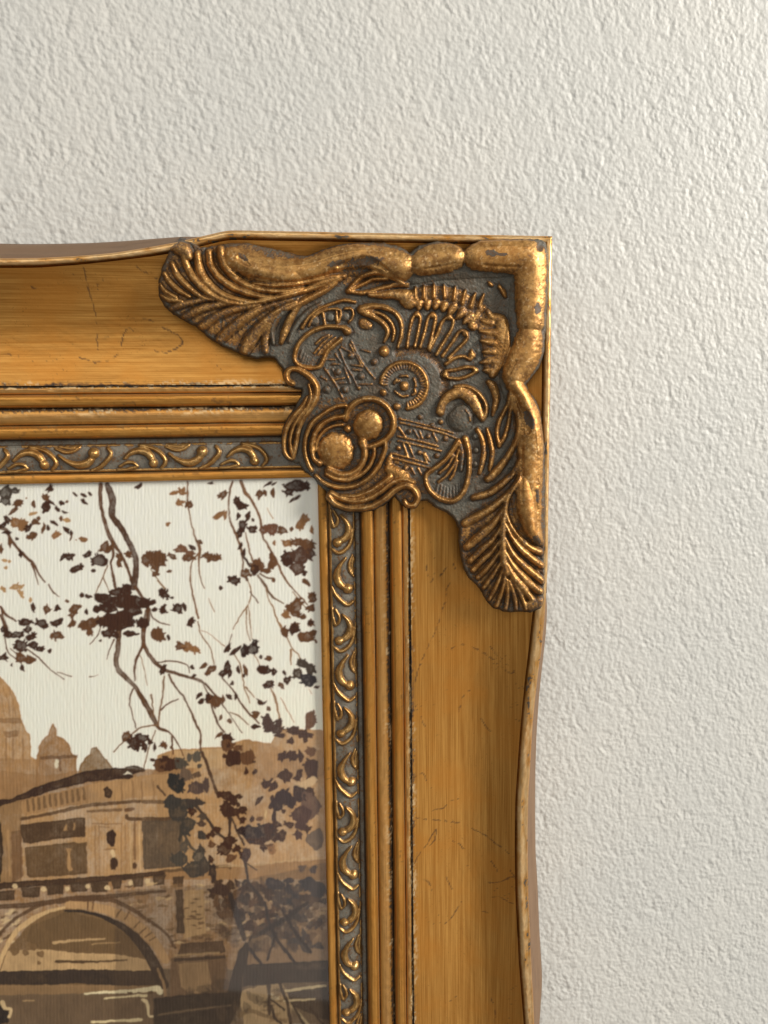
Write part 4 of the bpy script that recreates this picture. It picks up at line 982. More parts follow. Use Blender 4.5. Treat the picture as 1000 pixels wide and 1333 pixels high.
    for p in [[(350, 1260, 3), (350, 1290, 2.4), (351, 1320, 2)], [(362, 1270, 2.4), (368, 1292, 2), (374, 1305, 2.4), (378, 1333, 2)], [(352, 1300, 1.4), (362, 1308, 1.4), (370, 1315, 1.6)], [(354, 1310, 2), (358, 1325, 2), (366, 1333, 1.6)], [(382, 1310, 1.6), (395, 1333, 1.6)], [(404, 1312, 1.6), (425, 1340, 1.4)]]:
        brush(p, (60, 46, 38), .9)
    poly([(150, 1160), (300, 1150), (440, 1120), (440, 1420), (150, 1420)], (80, 62, 46), .42, rim=0)
    # ---- foliage over the bridge at right (dark masses)
    cluster(330, 1180, 30, 30, 42, 6.5, [(66, 46, 34), (90, 64, 46), (56, 42, 34)]); cluster(390, 1170, 34, 26, 36, 7, [(60, 52, 50), (76, 62, 54), (88, 70, 56)], .85)
    cluster(290, 1165, 20, 28, 22, 6, [(74, 52, 36), (100, 72, 48)]); cluster(385, 1215, 40, 26, 26, 7, [(86, 70, 58), (70, 60, 54)], .8)
    cluster(350, 1195, 70, 45, 60, 8, [(74, 54, 42), (96, 74, 56), (62, 50, 42)], .45); cluster(300, 1300, 60, 22, 20, 8, [(60, 48, 38), (84, 66, 50)], .4)
    for p in [[(345, 1175, 2), (350, 1200, 2), (362, 1225, 2), (385, 1255, 2)], [(368, 1185, 2), (385, 1215, 2.4), (405, 1240, 2)], [(300, 1165, 3.4), (308, 1190, 4), (318, 1222, 3)], [(325, 1235, 2), (340, 1255, 2)], [(360, 1215, 1.5), (348, 1250, 1.5)], [(340, 1215, 3), (372, 1195, 3), (400, 1175, 2)]]:
        brush(p, (58, 46, 40), .88)
    for _ in range(0): brush([(335+60*rng.rand(), 1180+50*rng.rand(), 1)]+[(340+60*rng.rand(), 1185+50*rng.rand(), .8)], (200, 168, 125), .4)
    # ---- hanging branches
    brush(A((-20, 300, 14), (40, 330, 12), (70, 390, 10), (110, 440, 9), (160, 490, 9), (205, 535, 9), (235, 590, 6), (275, 642, 4)), BR)
    brush(A((190, 530, 7), (215, 590, 5), (232, 655, 3)), BR); brush(A((295, 655, 5), (315, 695, 5), (358, 728, 3)), BR)
    brush(A((610, 50, 14), (608, 150, 12), (630, 260, 11), (660, 350, 13), (685, 400, 14), (730, 470, 9), (765, 540, 9), (800, 640, 10)), BR)
    brush(A((650, 50, 17), (680, 140, 22), (680, 235, 20), (735, 315, 17), (785, 410, 18), (818, 490, 17), (825, 560, 18), (810, 670, 22)), (84, 55, 36))
    brush(A((680, 400, 10), (685, 470, 9), (672, 530, 7), (685, 610, 9), (700, 680, 10)), BR)
    brush(A((650, 540, 4), (620, 620, 4), (580, 710, 3)), (130, 95, 62)); brush(A((625, 610, 4), (660, 700, 3)), (130, 95, 62))
    brush(A((820, 670, 10), (860, 730, 10), (895, 790, 12), (895, 870, 13), (870, 930, 14)), BR)
    brush(A((915, 570, 3), (960, 630, 4), (1000, 680, 4)), (140, 104, 68)); brush(A((910, 800, 4), (925, 855, 5), (970, 885, 5), (1030, 900, 4)), BR)
    brush(Cc((0, 0, 8), (50, 100, 6), (100, 130, 4)), BR)
    brush(A((0, 790, 8), (40, 840, 8), (100, 880, 4)), BR); brush(A((5, 800, 7), (45, 930, 7)), BR)
    brush(Cc((720, 60, 18), (715, 180, 16), (705, 310, 16), (760, 380, 15), (820, 440, 14), (880, 540, 16), (930, 630, 17), (965, 690, 9), (1020, 712, 5)), (98, 66, 40))
    brush(Cc((890, -20, 14), (870, 100, 15), (875, 190, 13), (930, 280, 12), (985, 330, 10)), BR); brush(Cc((870, 180, 8), (820, 290, 9), (818, 400, 4)), BR); brush(Cc((850, 250, 3), (875, 340, 3), (890, 430, 2)), (140, 104, 68))
    brush(Cc((20, 20, 6), (30, 130, 5), (45, 220, 4), (100, 275, 4)), BR); brush(Cc((60, 205, 3), (100, 240, 4)), BR); brush(Cc((160, 210, 5), (230, 260, 5), (300, 330, 4), (385, 393, 3)), BR); brush(Cc((345, 350, 3), (430, 373, 4)), BR)
    brush(Cc((805, 450, 6), (785, 510, 5), (800, 600, 4), (825, 690, 4)), BR); brush(Cc((690, 830, 5), (760, 760, 5), (830, 700, 5), (870, 680, 5), (950, 670, 5)), (130, 95, 62))
    brush(Cc((990, 400, 5), (985, 500, 5), (965, 590, 5), (960, 680, 4)), (130, 95, 62)); brush(Cc((975, 580, 4), (1000, 550, 4)), BR); brush(Cc((915, 490, 8), (925, 560, 4), (930, 620, 4)), (130, 95, 62)); brush(Cc((940, 700, 4), (900, 820, 4), (870, 930, 4)), (130, 95, 62))
    brush(Cc((545, 180, 3), (600, 110, 4), (605, 40, 4)), BR); brush(Cc((645, 270, 3), (690, 150, 5)), BR); brush(Cc((545, 375, 4), (570, 376, 2), (595, 366, 1.5)), BR)
    brush(B((170, 30, 5), (172, 160, 5), (190, 260, 4), (215, 350, 6), (240, 410, 9), (232, 500, 5), (245, 580, 4), (265, 635, 3)), (130, 92, 62))
    brush(B((230, 440, 5), (190, 500, 4), (188, 600, 5), (210, 710, 6), (230, 800, 6)), (130, 92, 62)); brush(D((230, 40, 4), (250, 120, 4), (300, 190, 4), (322, 280, 4)), (140, 104, 70))
    brush(B((425, 30, 7), (405, 110, 6), (405, 210, 6), (430, 300, 7), (460, 370, 8), (480, 440, 6), (485, 540, 4)), (120, 84, 56))
    brush(B((475, 30, 11), (495, 90, 10), (540, 145, 8), (580, 240, 7), (590, 330, 5), (630, 400, 7), (680, 490, 6), (710, 560, 7), (760, 630, 5), (850, 725, 4)), (125, 88, 58))
    brush(B((500, 320, 4), (515, 400, 5), (540, 480, 5)), (130, 92, 62)); brush(B((480, 440, 7), (520, 500, 8)), DK)
    brush(B((570, 560, 6), (610, 620, 8), (650, 680, 7), (715, 720, 3)), (110, 78, 50)); brush(B((580, 550, 5), (620, 575, 5), (660, 580, 7)), (110, 78, 50))
    brush(B((615, 630, 3), (625, 690, 4), (655, 740, 5), (670, 800, 4), (710, 860, 4)), (150, 112, 74)); brush(B((510, 580, 4), (530, 650, 4), (520, 720, 4)), (150, 112, 74)); brush(B((525, 655, 4), (570, 715, 5)), BR)
    brush(B((515, 730, 5), (470, 790, 4), (430, 865, 3)), (150, 112, 74)); brush(B((505, 740, 4), (505, 860, 3)), (150, 112, 74)); brush(B((515, 740, 3), (530, 860, 3)), (150, 112, 74))
    brush(B((290, 690, 2), (305, 730, 3), (322, 768, 3)), (150, 112, 74)); brush(B((620, 180, 2), (655, 240, 3)), (170, 130, 90)); brush(B((0, 590, 4), (40, 635, 3)), (150, 112, 74)); brush(B((765, 655, 3), (835, 740, 3)), (150, 112, 74))
    brush(D((420, 110, 3), (405, 170, 3)), BR); brush(D((250, 90, 2), (300, 115, 2), (380, 180, 3)), (165, 125, 88)); brush(D((505, -20, 3), (505, 80, 3), (525, 150, 3)), (150, 112, 74)); brush(D((520, -20, 3), (535, 140, 3)), (150, 112, 74)); brush(D((665, 0, 4), (700, 80, 4)), (150, 112, 74))
    brush(D((430, 220, 3), (470, 290, 4), (490, 400, 4), (525, 500, 3)), (150, 112, 74)); brush(D((500, 410, 4), (550, 470, 3)), (150, 112, 74))
    brush(D((0, 270, 4), (80, 263, 5), (165, 285, 4), (180, 330, 3)), BR); brush(D((0, 285, 12), (60, 320, 10), (180, 355, 8), (260, 385, 8), (320, 450, 6), (360, 500, 5), (410, 570, 3), (480, 670, 3)), (98, 66, 42))
    brush(D((65, 340, 6), (90, 390, 6), (150, 470, 6), (185, 540, 6), (220, 620, 8), (245, 680, 7), (245, 760, 6), (275, 830, 8), (290, 880, 8)), (104, 72, 46))
    brush(D((40, 350, 5), (30, 460, 4), (10, 560, 4), (5, 640, 4)), (130, 95, 62)); brush(D((15, 540, 4), (60, 505, 4), (120, 478, 4)), BR)
    brush(D((0, 635, 5), (70, 670, 5), (120, 740, 4), (150, 800, 3)), BR); brush(D((80, 690, 6), (90, 790, 4)), BR)
    brush(D((260, 400, 4), (290, 460, 4), (315, 550, 6), (350, 630, 6), (380, 665, 4)), BR); brush(D((365, 360, 4), (430, 430, 5), (470, 500, 6), (520, 560, 6), (575, 615, 5)), BR); brush(D((410, 555, 4), (470, 580, 4), (515, 625, 3)), (130, 95, 62))
    brush(D((550, 230, 3), (580, 290, 3)), (165, 125, 88)); brush(D((730, 120, 4), (765, 195, 4), (800, 225, 4), (805, 255, 4)), (150, 112, 74)); brush(D((755, 200, 7), (755, 285, 3)), (160, 120, 80)); brush(D((855, 420, 2), (875, 450, 2)), (170, 130, 90))
    brush(D((640, 420, 4), (670, 480, 8), (685, 560, 6), (710, 660, 3)), (150, 112, 74)); brush(D((700, 470, 2), (730, 530, 3), (775, 610, 2)), (165, 125, 88))
    brush(F((255, 0, 9), (285, 80, 9), (320, 180, 9), (345, 240, 11)), (84, 58, 40)); brush(F((215, 300, 9), (280, 370, 9), (330, 440, 9), (380, 490, 8)), (66, 50, 40)); brush(F((410, 360, 10), (408, 460, 8)), (66, 46, 34)); brush(F((420, 370, 6), (450, 440, 6), (490, 520, 7)), (76, 54, 40))
    brush(F((465, 560, 8), (500, 640, 8), (515, 730, 8), (560, 790, 9), (590, 830, 8)), (62, 48, 40)); brush(F((500, 620, 5), (560, 665, 5)), (76, 54, 40)); brush(F((140, 420, 12), (125, 500, 8)), (60, 54, 46)); brush(F((150, 460, 10), (180, 520, 8), (220, 560, 8)), (80, 70, 58)); brush(F((0, 190, 8), (45, 240, 6)), (90, 66, 46))
    def leaves(Tf, s, items, col=None, _l=leaves):
        _l(Tf, s, items, col)
        for it in items:
            x, y, rx, ry, ang = it[:5]
            if min(rx, ry) < 17: continue
            (px, py), = Tf((x, y)); c = it[5] if len(it) > 5 else (col or DK)
            for k in range(7 if min(rx, ry) > 25 else 4):
                t = rng.rand()*6.28; q = .68+.32*rng.rand()
                ca, sa = math.cos(math.radians(ang)), math.sin(math.radians(ang)); ex, ey = rx/s*q*math.cos(t), ry/s*q*math.sin(t)
                blob(px+ex*ca-ey*sa, py+ex*sa+ey*ca, 1.7+1.6*rng.rand(), 1.1+.8*rng.rand(), math.degrees(t)+ang+40*(rng.rand()-.5), c, .93, .1, .22)
    # ---- leaves, tile by tile
    leaves(A, 4.65, [(30, 100, 42, 42, 0, GY), (30, 150, 34, 30, 0, GY), (80, 85, 40, 22, 0, GY), (110, 160, 34, 22, -30, MD), (80, 210, 40, 14, -40, MD), (45, 260, 22, 26, 0, DK), (100, 280, 42, 30, 10, LT), (140, 290, 30, 26, 30, LT), (130, 320, 24, 14, 0, LT),
        (200, 170, 14, 22, 0, MD), (160, 130, 8, 8, 0, LT), (200, 225, 30, 14, -20, PL), (270, 130, 26, 20, 20, MD), (275, 185, 32, 30, 0, DK), (310, 160, 34, 10, 30, DK), (350, 200, 26, 12, 60, DK), (395, 215, 26, 7, 10, DK), (375, 160, 16, 16, 0, DK), (400, 152, 12, 8, 0, MD),
        (365, 255, 14, 20, 0, MD), (400, 265, 26, 14, 10, PL), (215, 275, 22, 18, 20, MD), (230, 250, 14, 14, 0, MD), (170, 315, 30, 18, -40, DK), (195, 360, 34, 22, -35, MD), (262, 315, 14, 34, 10, MD), (290, 312, 13, 20, 0, DK), (330, 285, 34, 12, 40, DK), (400, 320, 30, 14, 50, DK), (340, 355, 30, 20, -40, LT), (430, 345, 14, 20, 0, DK), (428, 372, 9, 22, 20, MD),
        (300, 75, 26, 20, 10, DK), (455, 110, 20, 10, 40), (505, 112, 22, 13, 35), (545, 105, 18, 9, 55), (512, 155, 28, 11, 42), (835, 62, 28, 13, -30, DK), (15, 300, 16, 30, 60, DK), (40, 340, 32, 12, 0, DK), (60, 400, 14, 36, 0, MD), (105, 380, 13, 11, 0), (5, 440, 14, 34, 0, MD), (125, 470, 11, 22, 0, DK),
        (25, 510, 22, 10, 10, PL), (60, 515, 12, 12, 0, PL), (38, 552, 14, 10, 0, PL), (20, 685, 26, 14, 50, PL), (100, 668, 44, 20, -5, PL), (128, 710, 20, 20, 0, PL), (185, 750, 10, 18, 0, PL), (500, 380, 30, 16, 10, LT), (457, 385, 8, 6, 0, LT),
        (380, 490, 36, 16, -45, DK), (425, 485, 38, 20, -15, DK), (530, 478, 28, 18, -50), (600, 510, 58, 38, 5), (630, 430, 30, 34, 0, MD), (660, 440, 20, 24, 0, MD), (465, 560, 46, 22, -20, DK), (563, 570, 14, 12, 0), (725, 490, 20, 24, 0, MD), (722, 530, 18, 22, 0, MD), (775, 475, 18, 24, 0, MD),
        (885, 500, 34, 44, 20, MD), (905, 480, 30, 30, 0, MD), (935, 540, 30, 40, -20, MD), (970, 490, 40, 38, 0, MD), (940, 590, 22, 18, 0, MD), (205, 795, 18, 20, 0), (285, 805, 26, 24, 0, MD), (345, 797, 17, 20, 0), (405, 757, 18, 9, 20, MD), (455, 800, 44, 26, -35, MD), (440, 835, 26, 20, -40, MD), (520, 820, 10, 20, 0), (498, 720, 18, 14, 20), (540, 730, 26, 16, 10), (980, 710, 30, 18, -45),
        (160, 885, 46, 22, -5, DK), (250, 890, 42, 30, 10, DK), (340, 888, 40, 20, -20, DK), (435, 892, 28, 18, -40, MD)])
    # dark knot in the middle
    leaves(A, 4.65, [(640, 740, 75, 34, 5), (700, 700, 40, 26, 0), (760, 690, 40, 40, 0), (730, 760, 90, 45, 0), (820, 760, 80, 40, 10), (800, 810, 60, 34, 0), (660, 800, 60, 28, 10), (590, 805, 28, 22, 0), (880, 770, 40, 30, 0), (920, 765, 28, 16, -20), (935, 805, 18, 14, 0), (740, 850, 70, 40, 0), (640, 880, 50, 34, 10), (540, 895, 60, 30, -25, MD), (600, 870, 40, 24, 0, MD), (720, 900, 80, 34, 0), (790, 880, 40, 34, 0), (820, 830, 22, 14, 0), (870, 890, 34, 26, 0), (990, 805, 22, 24, 0)])
    leaves(Cc, 4.65, [(15, 90, 16, 22, 0), (45, 110, 16, 34, -20), (60, 120, 28, 22, 10), (100, 125, 46, 24, -10), (170, 90, 24, 22, 0), (190, 135, 36, 20, -20), (130, 190, 44, 36, 0), (205, 185, 34, 24, 0), (240, 210, 26, 18, 0), (300, 220, 15, 20, 0), (130, 265, 40, 30, 20, MD), (175, 278, 36, 24, 0, MD), (340, 125, 34, 24, -10, MD), (375, 135, 20, 16, 0, MD), (315, 130, 12, 26, 0, MD), (135, 325, 15, 24, -20), (72, 305, 9, 12, 0), (20, 265, 30, 20, -30),
        (510, 60, 34, 26, -30, MD), (545, 100, 28, 24, 20, MD), (610, 45, 34, 22, 10), (690, 30, 60, 46, 0), (740, 20, 50, 40, 0), (780, 50, 34, 26, 0), (660, 110, 46, 26, -30), (700, 125, 18, 18, 0), (790, 118, 46, 20, 8), (850, 55, 26, 30, 0), (945, 120, 32, 38, -10, MD), (975, 140, 18, 28, 0, MD), (608, 155, 9, 8, 0),
        (770, 740, 36, 28, -10, MD), (810, 780, 36, 44, 20), (860, 750, 46, 30, 0), (880, 800, 20, 36, -20), (830, 810, 16, 20, 0), (910, 775, 18, 16, 0), (940, 800, 11, 28, 0), (985, 795, 14, 16, 0), (925, 880, 20, 12, 0), (985, 900, 50, 28, -10), (985, 330, 22, 30, 0)])
    leaves(B, 4.35, [(90, 95, 24, 14, -10, LT), (135, 88, 26, 20, 0, LT), (130, 148, 24, 18, -20, LT), (178, 160, 24, 24, 0, MD), (62, 270, 16, 12, -20, LT), (300, 40, 26, 7, 0), (370, 105, 17, 34, 30, MD), (455, 140, 22, 30, -10), (480, 170, 34, 24, 10), (350, 218, 42, 16, -40, LT), (380, 225, 14, 28, 0, LT), (460, 225, 16, 22, 0), (510, 225, 16, 28, 20), (485, 280, 22, 30, 0), (465, 325, 18, 26, 20), (540, 248, 11, 14, 0), (535, 300, 26, 24, 10, DK),
        (625, 45, 34, 8, -30), (665, 40, 22, 7, -30), (580, 100, 20, 24, 30, MD), (610, 90, 12, 22, -20, MD), (652, 95, 14, 30, 0, MD), (780, 55, 70, 34, 0, DK), (740, 90, 30, 22, 0, DK), (830, 55, 32, 24, 0, DK), (775, 130, 40, 12, -35, DK), (640, 300, 44, 32, 0, (112, 72, 50)), (600, 305, 24, 24, 0, (112, 72, 50)), (710, 305, 28, 22, 10, MD), (762, 298, 13, 16, 0, MD), (662, 378, 12, 18, 0, LT), (815, 270, 26, 36, 30, LT), (838, 240, 24, 30, 0, LT), (873, 305, 14, 26, 0, LT),
        (735, 378, 30, 20, -10, LT), (790, 375, 46, 22, 0, MD), (850, 390, 40, 40, 0, MD), (740, 460, 46, 36, 0, DK), (800, 450, 60, 50, 0, (84, 54, 38)), (870, 440, 24, 34, 0, (84, 54, 38)), (790, 520, 46, 40, 0, (84, 54, 38)), (740, 490, 36, 20, 0, DK), (835, 547, 18, 16, 0), (845, 605, 30, 16, 50, MD), (875, 690, 26, 26, 0, MD), (865, 745, 30, 20, 0, MD), (790, 735, 30, 46, 20, MD), (755, 745, 26, 26, 0, MD), (780, 780, 30, 20, 0, MD), (722, 785, 24, 20, 0, LT), (828, 795, 22, 14, 0, MD), (867, 830, 20, 18, 0, MD), (780, 855, 30, 26, 0, MD),
        (235, 370, 24, 14, 20, MD), (130, 415, 34, 26, -20, (118, 80, 56)), (175, 435, 34, 18, 20, (118, 80, 56)), (200, 405, 26, 14, 30, DK), (180, 462, 42, 18, 0, MD), (80, 452, 24, 18, 40, MD), (280, 450, 36, 20, 0, MD), (315, 465, 34, 22, 0, MD), (345, 462, 18, 18, 0, MD), (62, 540, 20, 10, 0, MD), (10, 470, 40, 44, 0, MD), (40, 665, 40, 22, 30, DK), (30, 750, 20, 24, 0, DK), (112, 748, 28, 28, 0, DK), (155, 740, 14, 26, -20, DK), (82, 688, 14, 10, 0), (190, 825, 20, 34, 30, DK),
        (570, 505, 42, 36, 0, MD), (545, 530, 26, 30, 0, DK), (500, 552, 28, 26, 0, MD), (615, 535, 30, 18, 0, MD), (655, 590, 12, 14, 0, MD), (430, 590, 36, 26, 10, DK), (405, 570, 14, 12, 0), (362, 633, 13, 12, 0, DK), (655, 490, 28, 36, 20, MD), (640, 455, 14, 34, 0, MD), (470, 395, 12, 28, 20, DK), (490, 430, 10, 24, 0, DK)])
    leaves(D, 4.35, [(5, 110, 26, 38, -20, MD), (62, 132, 12, 18, -10, DK), (125, 180, 26, 26, -40, MD), (175, 185, 34, 30, 0, LT), (215, 195, 34, 22, 10, LT), (400, 192, 16, 34, 35, DK), (445, 200, 44, 13, -40, DK), (490, 205, 26, 38, 20, (54, 32, 24)), (535, 195, 40, 34, -20, (54, 32, 24)), (550, 160, 20, 22, 0, (54, 32, 24)), (583, 240, 14, 14, 0), (632, 245, 17, 19, -30, MD), (262, 293, 32, 13, -35, MD), (300, 315, 42, 20, -40, MD), (195, 297, 15, 13, 0), (210, 348, 14, 10, -30), (395, 300, 22, 40, 10), (375, 330, 30, 20, -20), (410, 335, 16, 30, 0), (422, 390, 14, 16, -20), (455, 312, 13, 24, 0), (500, 315, 12, 34, -15, MD), (490, 345, 9, 12, 0),
        (610, 315, 46, 24, 10), (590, 310, 24, 22, 0), (662, 325, 15, 24, 0), (630, 395, 30, 24, -10, DK), (615, 405, 16, 16, 0), (700, 405, 16, 26, -30, MD), (717, 330, 9, 16, -20, DK), (725, 95, 24, 28, -10, MD), (775, 85, 30, 30, 10, DK), (845, 130, 50, 34, 10, MD), (880, 105, 22, 18, 0, MD), (900, 150, 12, 12, 0, MD), (867, 45, 20, 16, 0, DK),
        (830, 280, 44, 26, 10, GY), (870, 310, 28, 34, 0, GY), (850, 370, 50, 36, 20, (58, 52, 54)), (790, 335, 30, 26, 0, (78, 62, 50)), (735, 370, 26, 18, -10, DK), (900, 410, 18, 9, -15, DK), (235, 460, 28, 12, -50), (250, 490, 24, 14, -50), (320, 490, 44, 34, 10, MD), (290, 475, 20, 24, 0, DK), (375, 480, 16, 26, 0, MD), (410, 465, 16, 22, -30, DK), (445, 465, 12, 22, 10, DK), (580, 495, 30, 14, 40, DK), (600, 500, 20, 7, -30, DK), (632, 535, 18, 12, 40, MD), (560, 565, 24, 24, -30, MD), (620, 610, 34, 44, -10), (640, 640, 40, 26, 0), (560, 635, 30, 16, 0), (680, 650, 38, 28, 0), (685, 610, 22, 20, 0), (690, 685, 36, 12, 0),
        (360, 585, 12, 20, 20, MD), (407, 602, 17, 13, 30, MD), (350, 685, 34, 12, -40, MD), (400, 710, 34, 40, 0, DK), (395, 740, 40, 36, 0, MD), (455, 757, 24, 20, 0, MD), (430, 810, 50, 40, 20, DK), (510, 810, 40, 44, 0, MD), (547, 833, 10, 9, 0), (40, 742, 20, 18, 0, MD), (82, 757, 11, 14, 0, MD), (770, 655, 34, 28, 0), (820, 670, 34, 20, 0), (870, 600, 36, 56, 10, MD), (850, 680, 34, 22, 0), (838, 710, 14, 20, 0), (755, 715, 18, 22, 0), (710, 800, 30, 22, -10), (760, 800, 34, 26, 0), (812, 800, 16, 36, -10), (865, 775, 34, 24, 0, MD), (870, 850, 40, 30, 10),
        (225, 800, 22, 32, 0, (92, 82, 70)), (185, 810, 16, 24, 0, (92, 82, 70)), (140, 840, 34, 30, 0, (92, 78, 64)), (60, 850, 80, 38, 0, DK), (235, 860, 14, 12, 0, (80, 70, 60))])
    leaves(F, 4.35, [(60, 60, 60, 38, 0, DK), (15, 75, 34, 34, 0, MD), (130, 60, 34, 34, 0, (82, 72, 60)), (185, 30, 16, 24, 0, (92, 82, 70)), (222, 22, 20, 30, 0, (92, 82, 70)), (235, 75, 14, 12, 0, (80, 70, 60)), (160, 125, 40, 40, 0, (110, 88, 70)), (225, 123, 22, 18, 0, (100, 76, 56)), (110, 170, 50, 60, -30, (44, 40, 36)), (85, 140, 24, 30, 0, (44, 40, 36)), (215, 200, 46, 36, 0, (88, 68, 60)), (270, 185, 20, 44, 0, (88, 68, 60)),
        (90, 280, 50, 44, 0, (60, 54, 48)), (150, 290, 60, 32, 0, (60, 54, 48)), (220, 280, 60, 24, 0, (66, 54, 46)), (120, 340, 60, 50, 0, (66, 58, 50)), (180, 400, 40, 40, -30, (66, 58, 50)), (200, 330, 24, 24, 0, DK), (255, 360, 26, 24, 0, (82, 66, 52)), (245, 403, 20, 18, 0, (82, 60, 46)), (160, 440, 30, 24, 0, (66, 58, 50)), (250, 465, 26, 24, 0, (66, 56, 48)), (310, 460, 20, 18, 0), (283, 470, 14, 18, 0), (310, 518, 24, 20, 0, MD), (345, 435, 24, 18, 0),
        (390, 245, 50, 28, 10, DK), (430, 270, 26, 30, 0, DK), (460, 248, 24, 14, 0), (455, 292, 14, 16, 0), (395, 320, 34, 46, 0), (440, 335, 40, 26, 0), (485, 325, 30, 22, 0), (480, 380, 19, 20, 0), (375, 545, 40, 40, 0), (400, 505, 30, 40, 20), (430, 500, 18, 20, 0), (448, 540, 24, 20, 0), (500, 580, 30, 34, 0, (70, 44, 34)), (420, 595, 40, 18, -30, MD), (308, 603, 18, 20, 0), (425, 35, 42, 46, 20, DK), (510, 30, 40, 44, 0, MD), (505, 105, 16, 22, 0), (552, 108, 15, 18, 0), (548, 52, 9, 9, 0),
        (710, 25, 30, 20, -10), (760, 18, 34, 26, 0), (815, 25, 15, 34, 0), (720, 130, 46, 32, 0), (800, 130, 20, 32, 10), (870, 95, 44, 56, 0), (897, 155, 12, 14, 0), (620, 175, 36, 22, -30), (655, 195, 34, 20, -50), (572, 275, 34, 14, -50), (650, 250, 14, 13, 0), (635, 305, 14, 18, 0), (720, 250, 50, 44, 0, (54, 32, 28)), (670, 290, 40, 40, 0, (54, 32, 28)), (750, 280, 36, 36, 0, (54, 32, 28)), (810, 230, 44, 46, 0, (54, 32, 28)), (865, 225, 24, 30, 0, DK), (660, 360, 16, 40, 0, (54, 32, 28)), (714, 333, 16, 15, 0),
        (870, 300, 60, 80, 0, (104, 76, 60)), (810, 350, 60, 50, 0, (76, 48, 38)), (810, 410, 40, 30, 0, (76, 48, 38)), (850, 430, 20, 18, 0, DK), (745, 407, 22, 20, 0), (800, 465, 24, 24, 0, (76, 48, 38)), (890, 490, 54, 60, 0, (110, 90, 74)), (535, 377, 16, 20, 0), (575, 375, 24, 12, 0, MD), (480, 440, 24, 30, 0, (52, 32, 28)), (540, 460, 60, 50, 0, (50, 32, 28)), (600, 450, 60, 50, 0, (50, 32, 28)), (680, 405, 22, 18, 0), (640, 430, 40, 30, 0), (650, 470, 44, 32, 0), (700, 470, 26, 34, 0), (560, 500, 60, 24, 0), (600, 530, 18, 22, 0), (640, 535, 18, 18, 0, MD), (650, 555, 26, 24, 0, LT),
        (850, 740, 50, 40, 0, (62, 54, 52)), (910, 770, 50, 50, 0, (70, 60, 56)), (670, 745, 60, 34, 10, (62, 52, 50)), (740, 725, 38, 16, 0, (70, 58, 54)), (745, 775, 20, 30, -20, (62, 52, 50)), (885, 660, 18, 24, 0, (76, 62, 56)), (820, 655, 20, 18, 0, (96, 76, 62)), (455, 740, 18, 18, 0, (80, 60, 50)), (350, 780, 60, 34, 0, (70, 48, 36)), (200, 660, 60, 50, 0, (70, 62, 54)), (270, 640, 34, 50, 0, (76, 64, 54)), (120, 600, 50, 40, 0, (74, 66, 56)), (230, 590, 40, 40, 0, (74, 66, 56)), (150, 530, 24, 34, 0, (90, 78, 64)), (250, 545, 24, 24, 0, (74, 62, 52)), (310, 680, 24, 46, 0, (60, 44, 36))])
    leaves(F, 4.35, [(612, 350, 8, 24, 5, (215, 180, 130)), (850, 170, 60, 22, -20, (205, 172, 130))])
    # laid-paper tone
    lines = np.sin(U*2*math.pi/4.4+2.2*vnoise(U/30, V/40, 520))*.5+vnoise(U/1.6, V/9, 521)
    C *= (1+.018*lines+.02*vnoise(U/1.5, V/1.5, 522)+.02*wash)[..., None]
    for k_ in range(3): C[..., k_] = blur(C[..., k_], .75)
    C *= (1+.17*fbm(U/9, V/14, 530, 4)*(C.mean(-1) < .5))[..., None]
    C = np.clip(C, .008, .92)
    hgt = .10*lines
    X, Y = unproj(U, V, 56.0+0*U); P = world_co(X, Y, 56.0+hgt)
    m, nt, b = nodes('watercolour_paper')
    at = N(nt, 'ShaderNodeAttribute', attribute_name='tone'); nt.links.new(at.outputs['Color'], b.inputs['Base Color']); b.inputs['Roughness'].default_value = .8
    b.inputs['Specular IOR Level'].default_value = .2
    pr = empty('framed_print', (150*S, -56*S, -350*S)); off = np.array([150*S, -56*S, -350*S])
    pr['label'] = 'sepia watercolour print of bridge, domes and hanging branches inside the gold frame'; pr['category'] = 'print'
    grid_mesh('paper', P-off, m, pr, C)
    # backing board behind the paper and glass in front of it
    x0, x1, z0, z1 = -560, 52., 60., 1250.
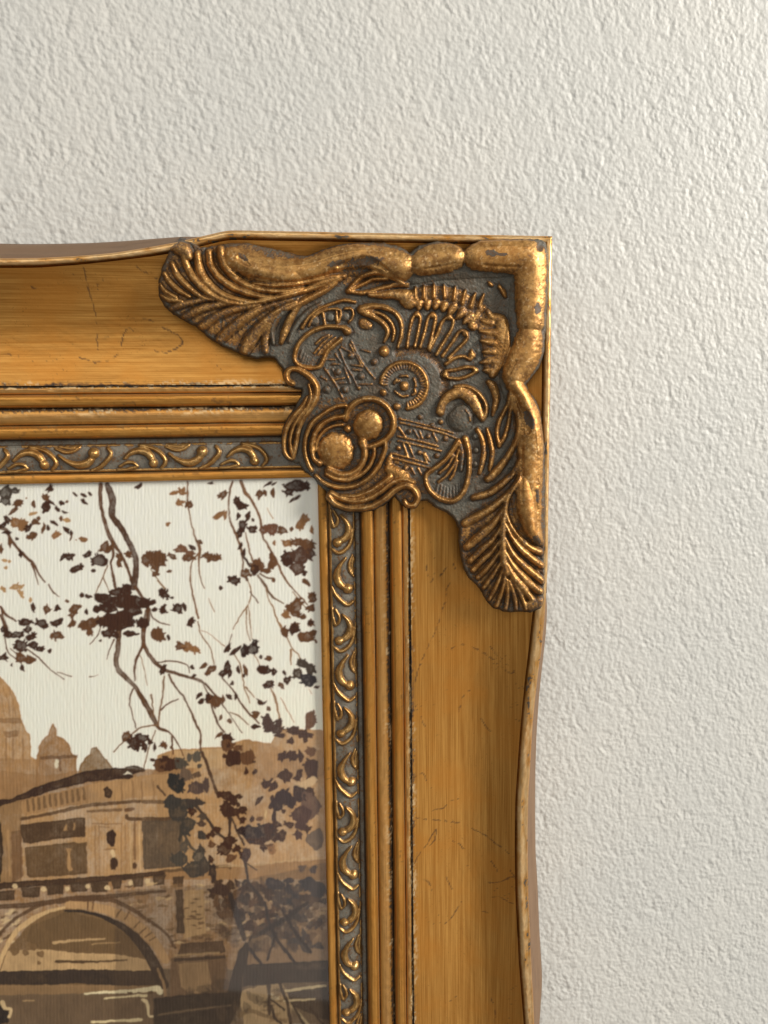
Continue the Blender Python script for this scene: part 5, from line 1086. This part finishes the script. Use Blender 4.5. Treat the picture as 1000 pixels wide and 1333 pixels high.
    def slab(name, w0, w1, mat):
        pts = [(x, -w, -z) for w in (w0, w1) for x, z in ((x0, z0), (x1, z0), (x1, z1), (x0, z1))]
        me = bpy.data.meshes.new(name)
        me.from_pydata([tuple(np.array(p)*S-off) for p in pts], [], [(0, 1, 2, 3), (7, 6, 5, 4), (0, 4, 5, 1), (1, 5, 6, 2), (2, 6, 7, 3), (3, 7, 4, 0)])
        return link_mesh(name, me, mat, pr)
    mb, ntb, bb = nodes('backing_board'); bb.inputs['Base Color'].default_value = (.2, .13, .08, 1)
    tcb = N(ntb, 'ShaderNodeTexCoord'); ntb.links.new(mixc(ntb, noise(ntb, tcb.outputs['Object'], 300, 4), (.16, .10, .06), (.26, .17, .10)), bb.inputs['Base Color'])
    slab('backing_board', 48, 54.5, mb)
    mg = bpy.data.materials.new('picture_glass'); mg.use_nodes = True; g = mg.node_tree; g.nodes.clear()
    out = g.nodes.new('ShaderNodeOutputMaterial'); mx = g.nodes.new('ShaderNodeMixShader'); tr = g.nodes.new('ShaderNodeBsdfTransparent'); gl = g.nodes.new('ShaderNodeBsdfGlossy'); 
    fr = g.nodes.new('ShaderNodeLayerWeight'); geo = g.nodes.new('ShaderNodeNewGeometry')
    f5 = mth(g, 'MULTIPLY_ADD', mth(g, 'POWER', fr.outputs['Facing'], 5.0), .9, .045); f6 = mth(g, 'MULTIPLY', f5, mth(g, 'SUBTRACT', 1.0, geo.outputs['Backfacing']))
    gl.inputs['Roughness'].default_value = .03; tr.inputs[0].default_value = (1.0, .995, .98, 1)
    g.links.new(f6, mx.inputs[0]); g.links.new(tr.outputs[0], mx.inputs[1]); g.links.new(gl.outputs[0], mx.inputs[2]); g.links.new(mx.outputs[0], out.inputs[0])
    me = bpy.data.meshes.new('glass_pane')
    pts = [(x, -w, -z) for w in (57.2, 57.9) for x, z in ((x0, z0), (x1, z0), (x1, z1), (x0, z1))]
    me.from_pydata([tuple(np.array(p)*S-off) for p in pts], [], [(0, 1, 2, 3), (7, 6, 5, 4), (0, 4, 5, 1), (1, 5, 6, 2), (2, 6, 7, 3), (3, 7, 4, 0)])
    link_mesh('glass_pane', me, mg, pr)
painting()
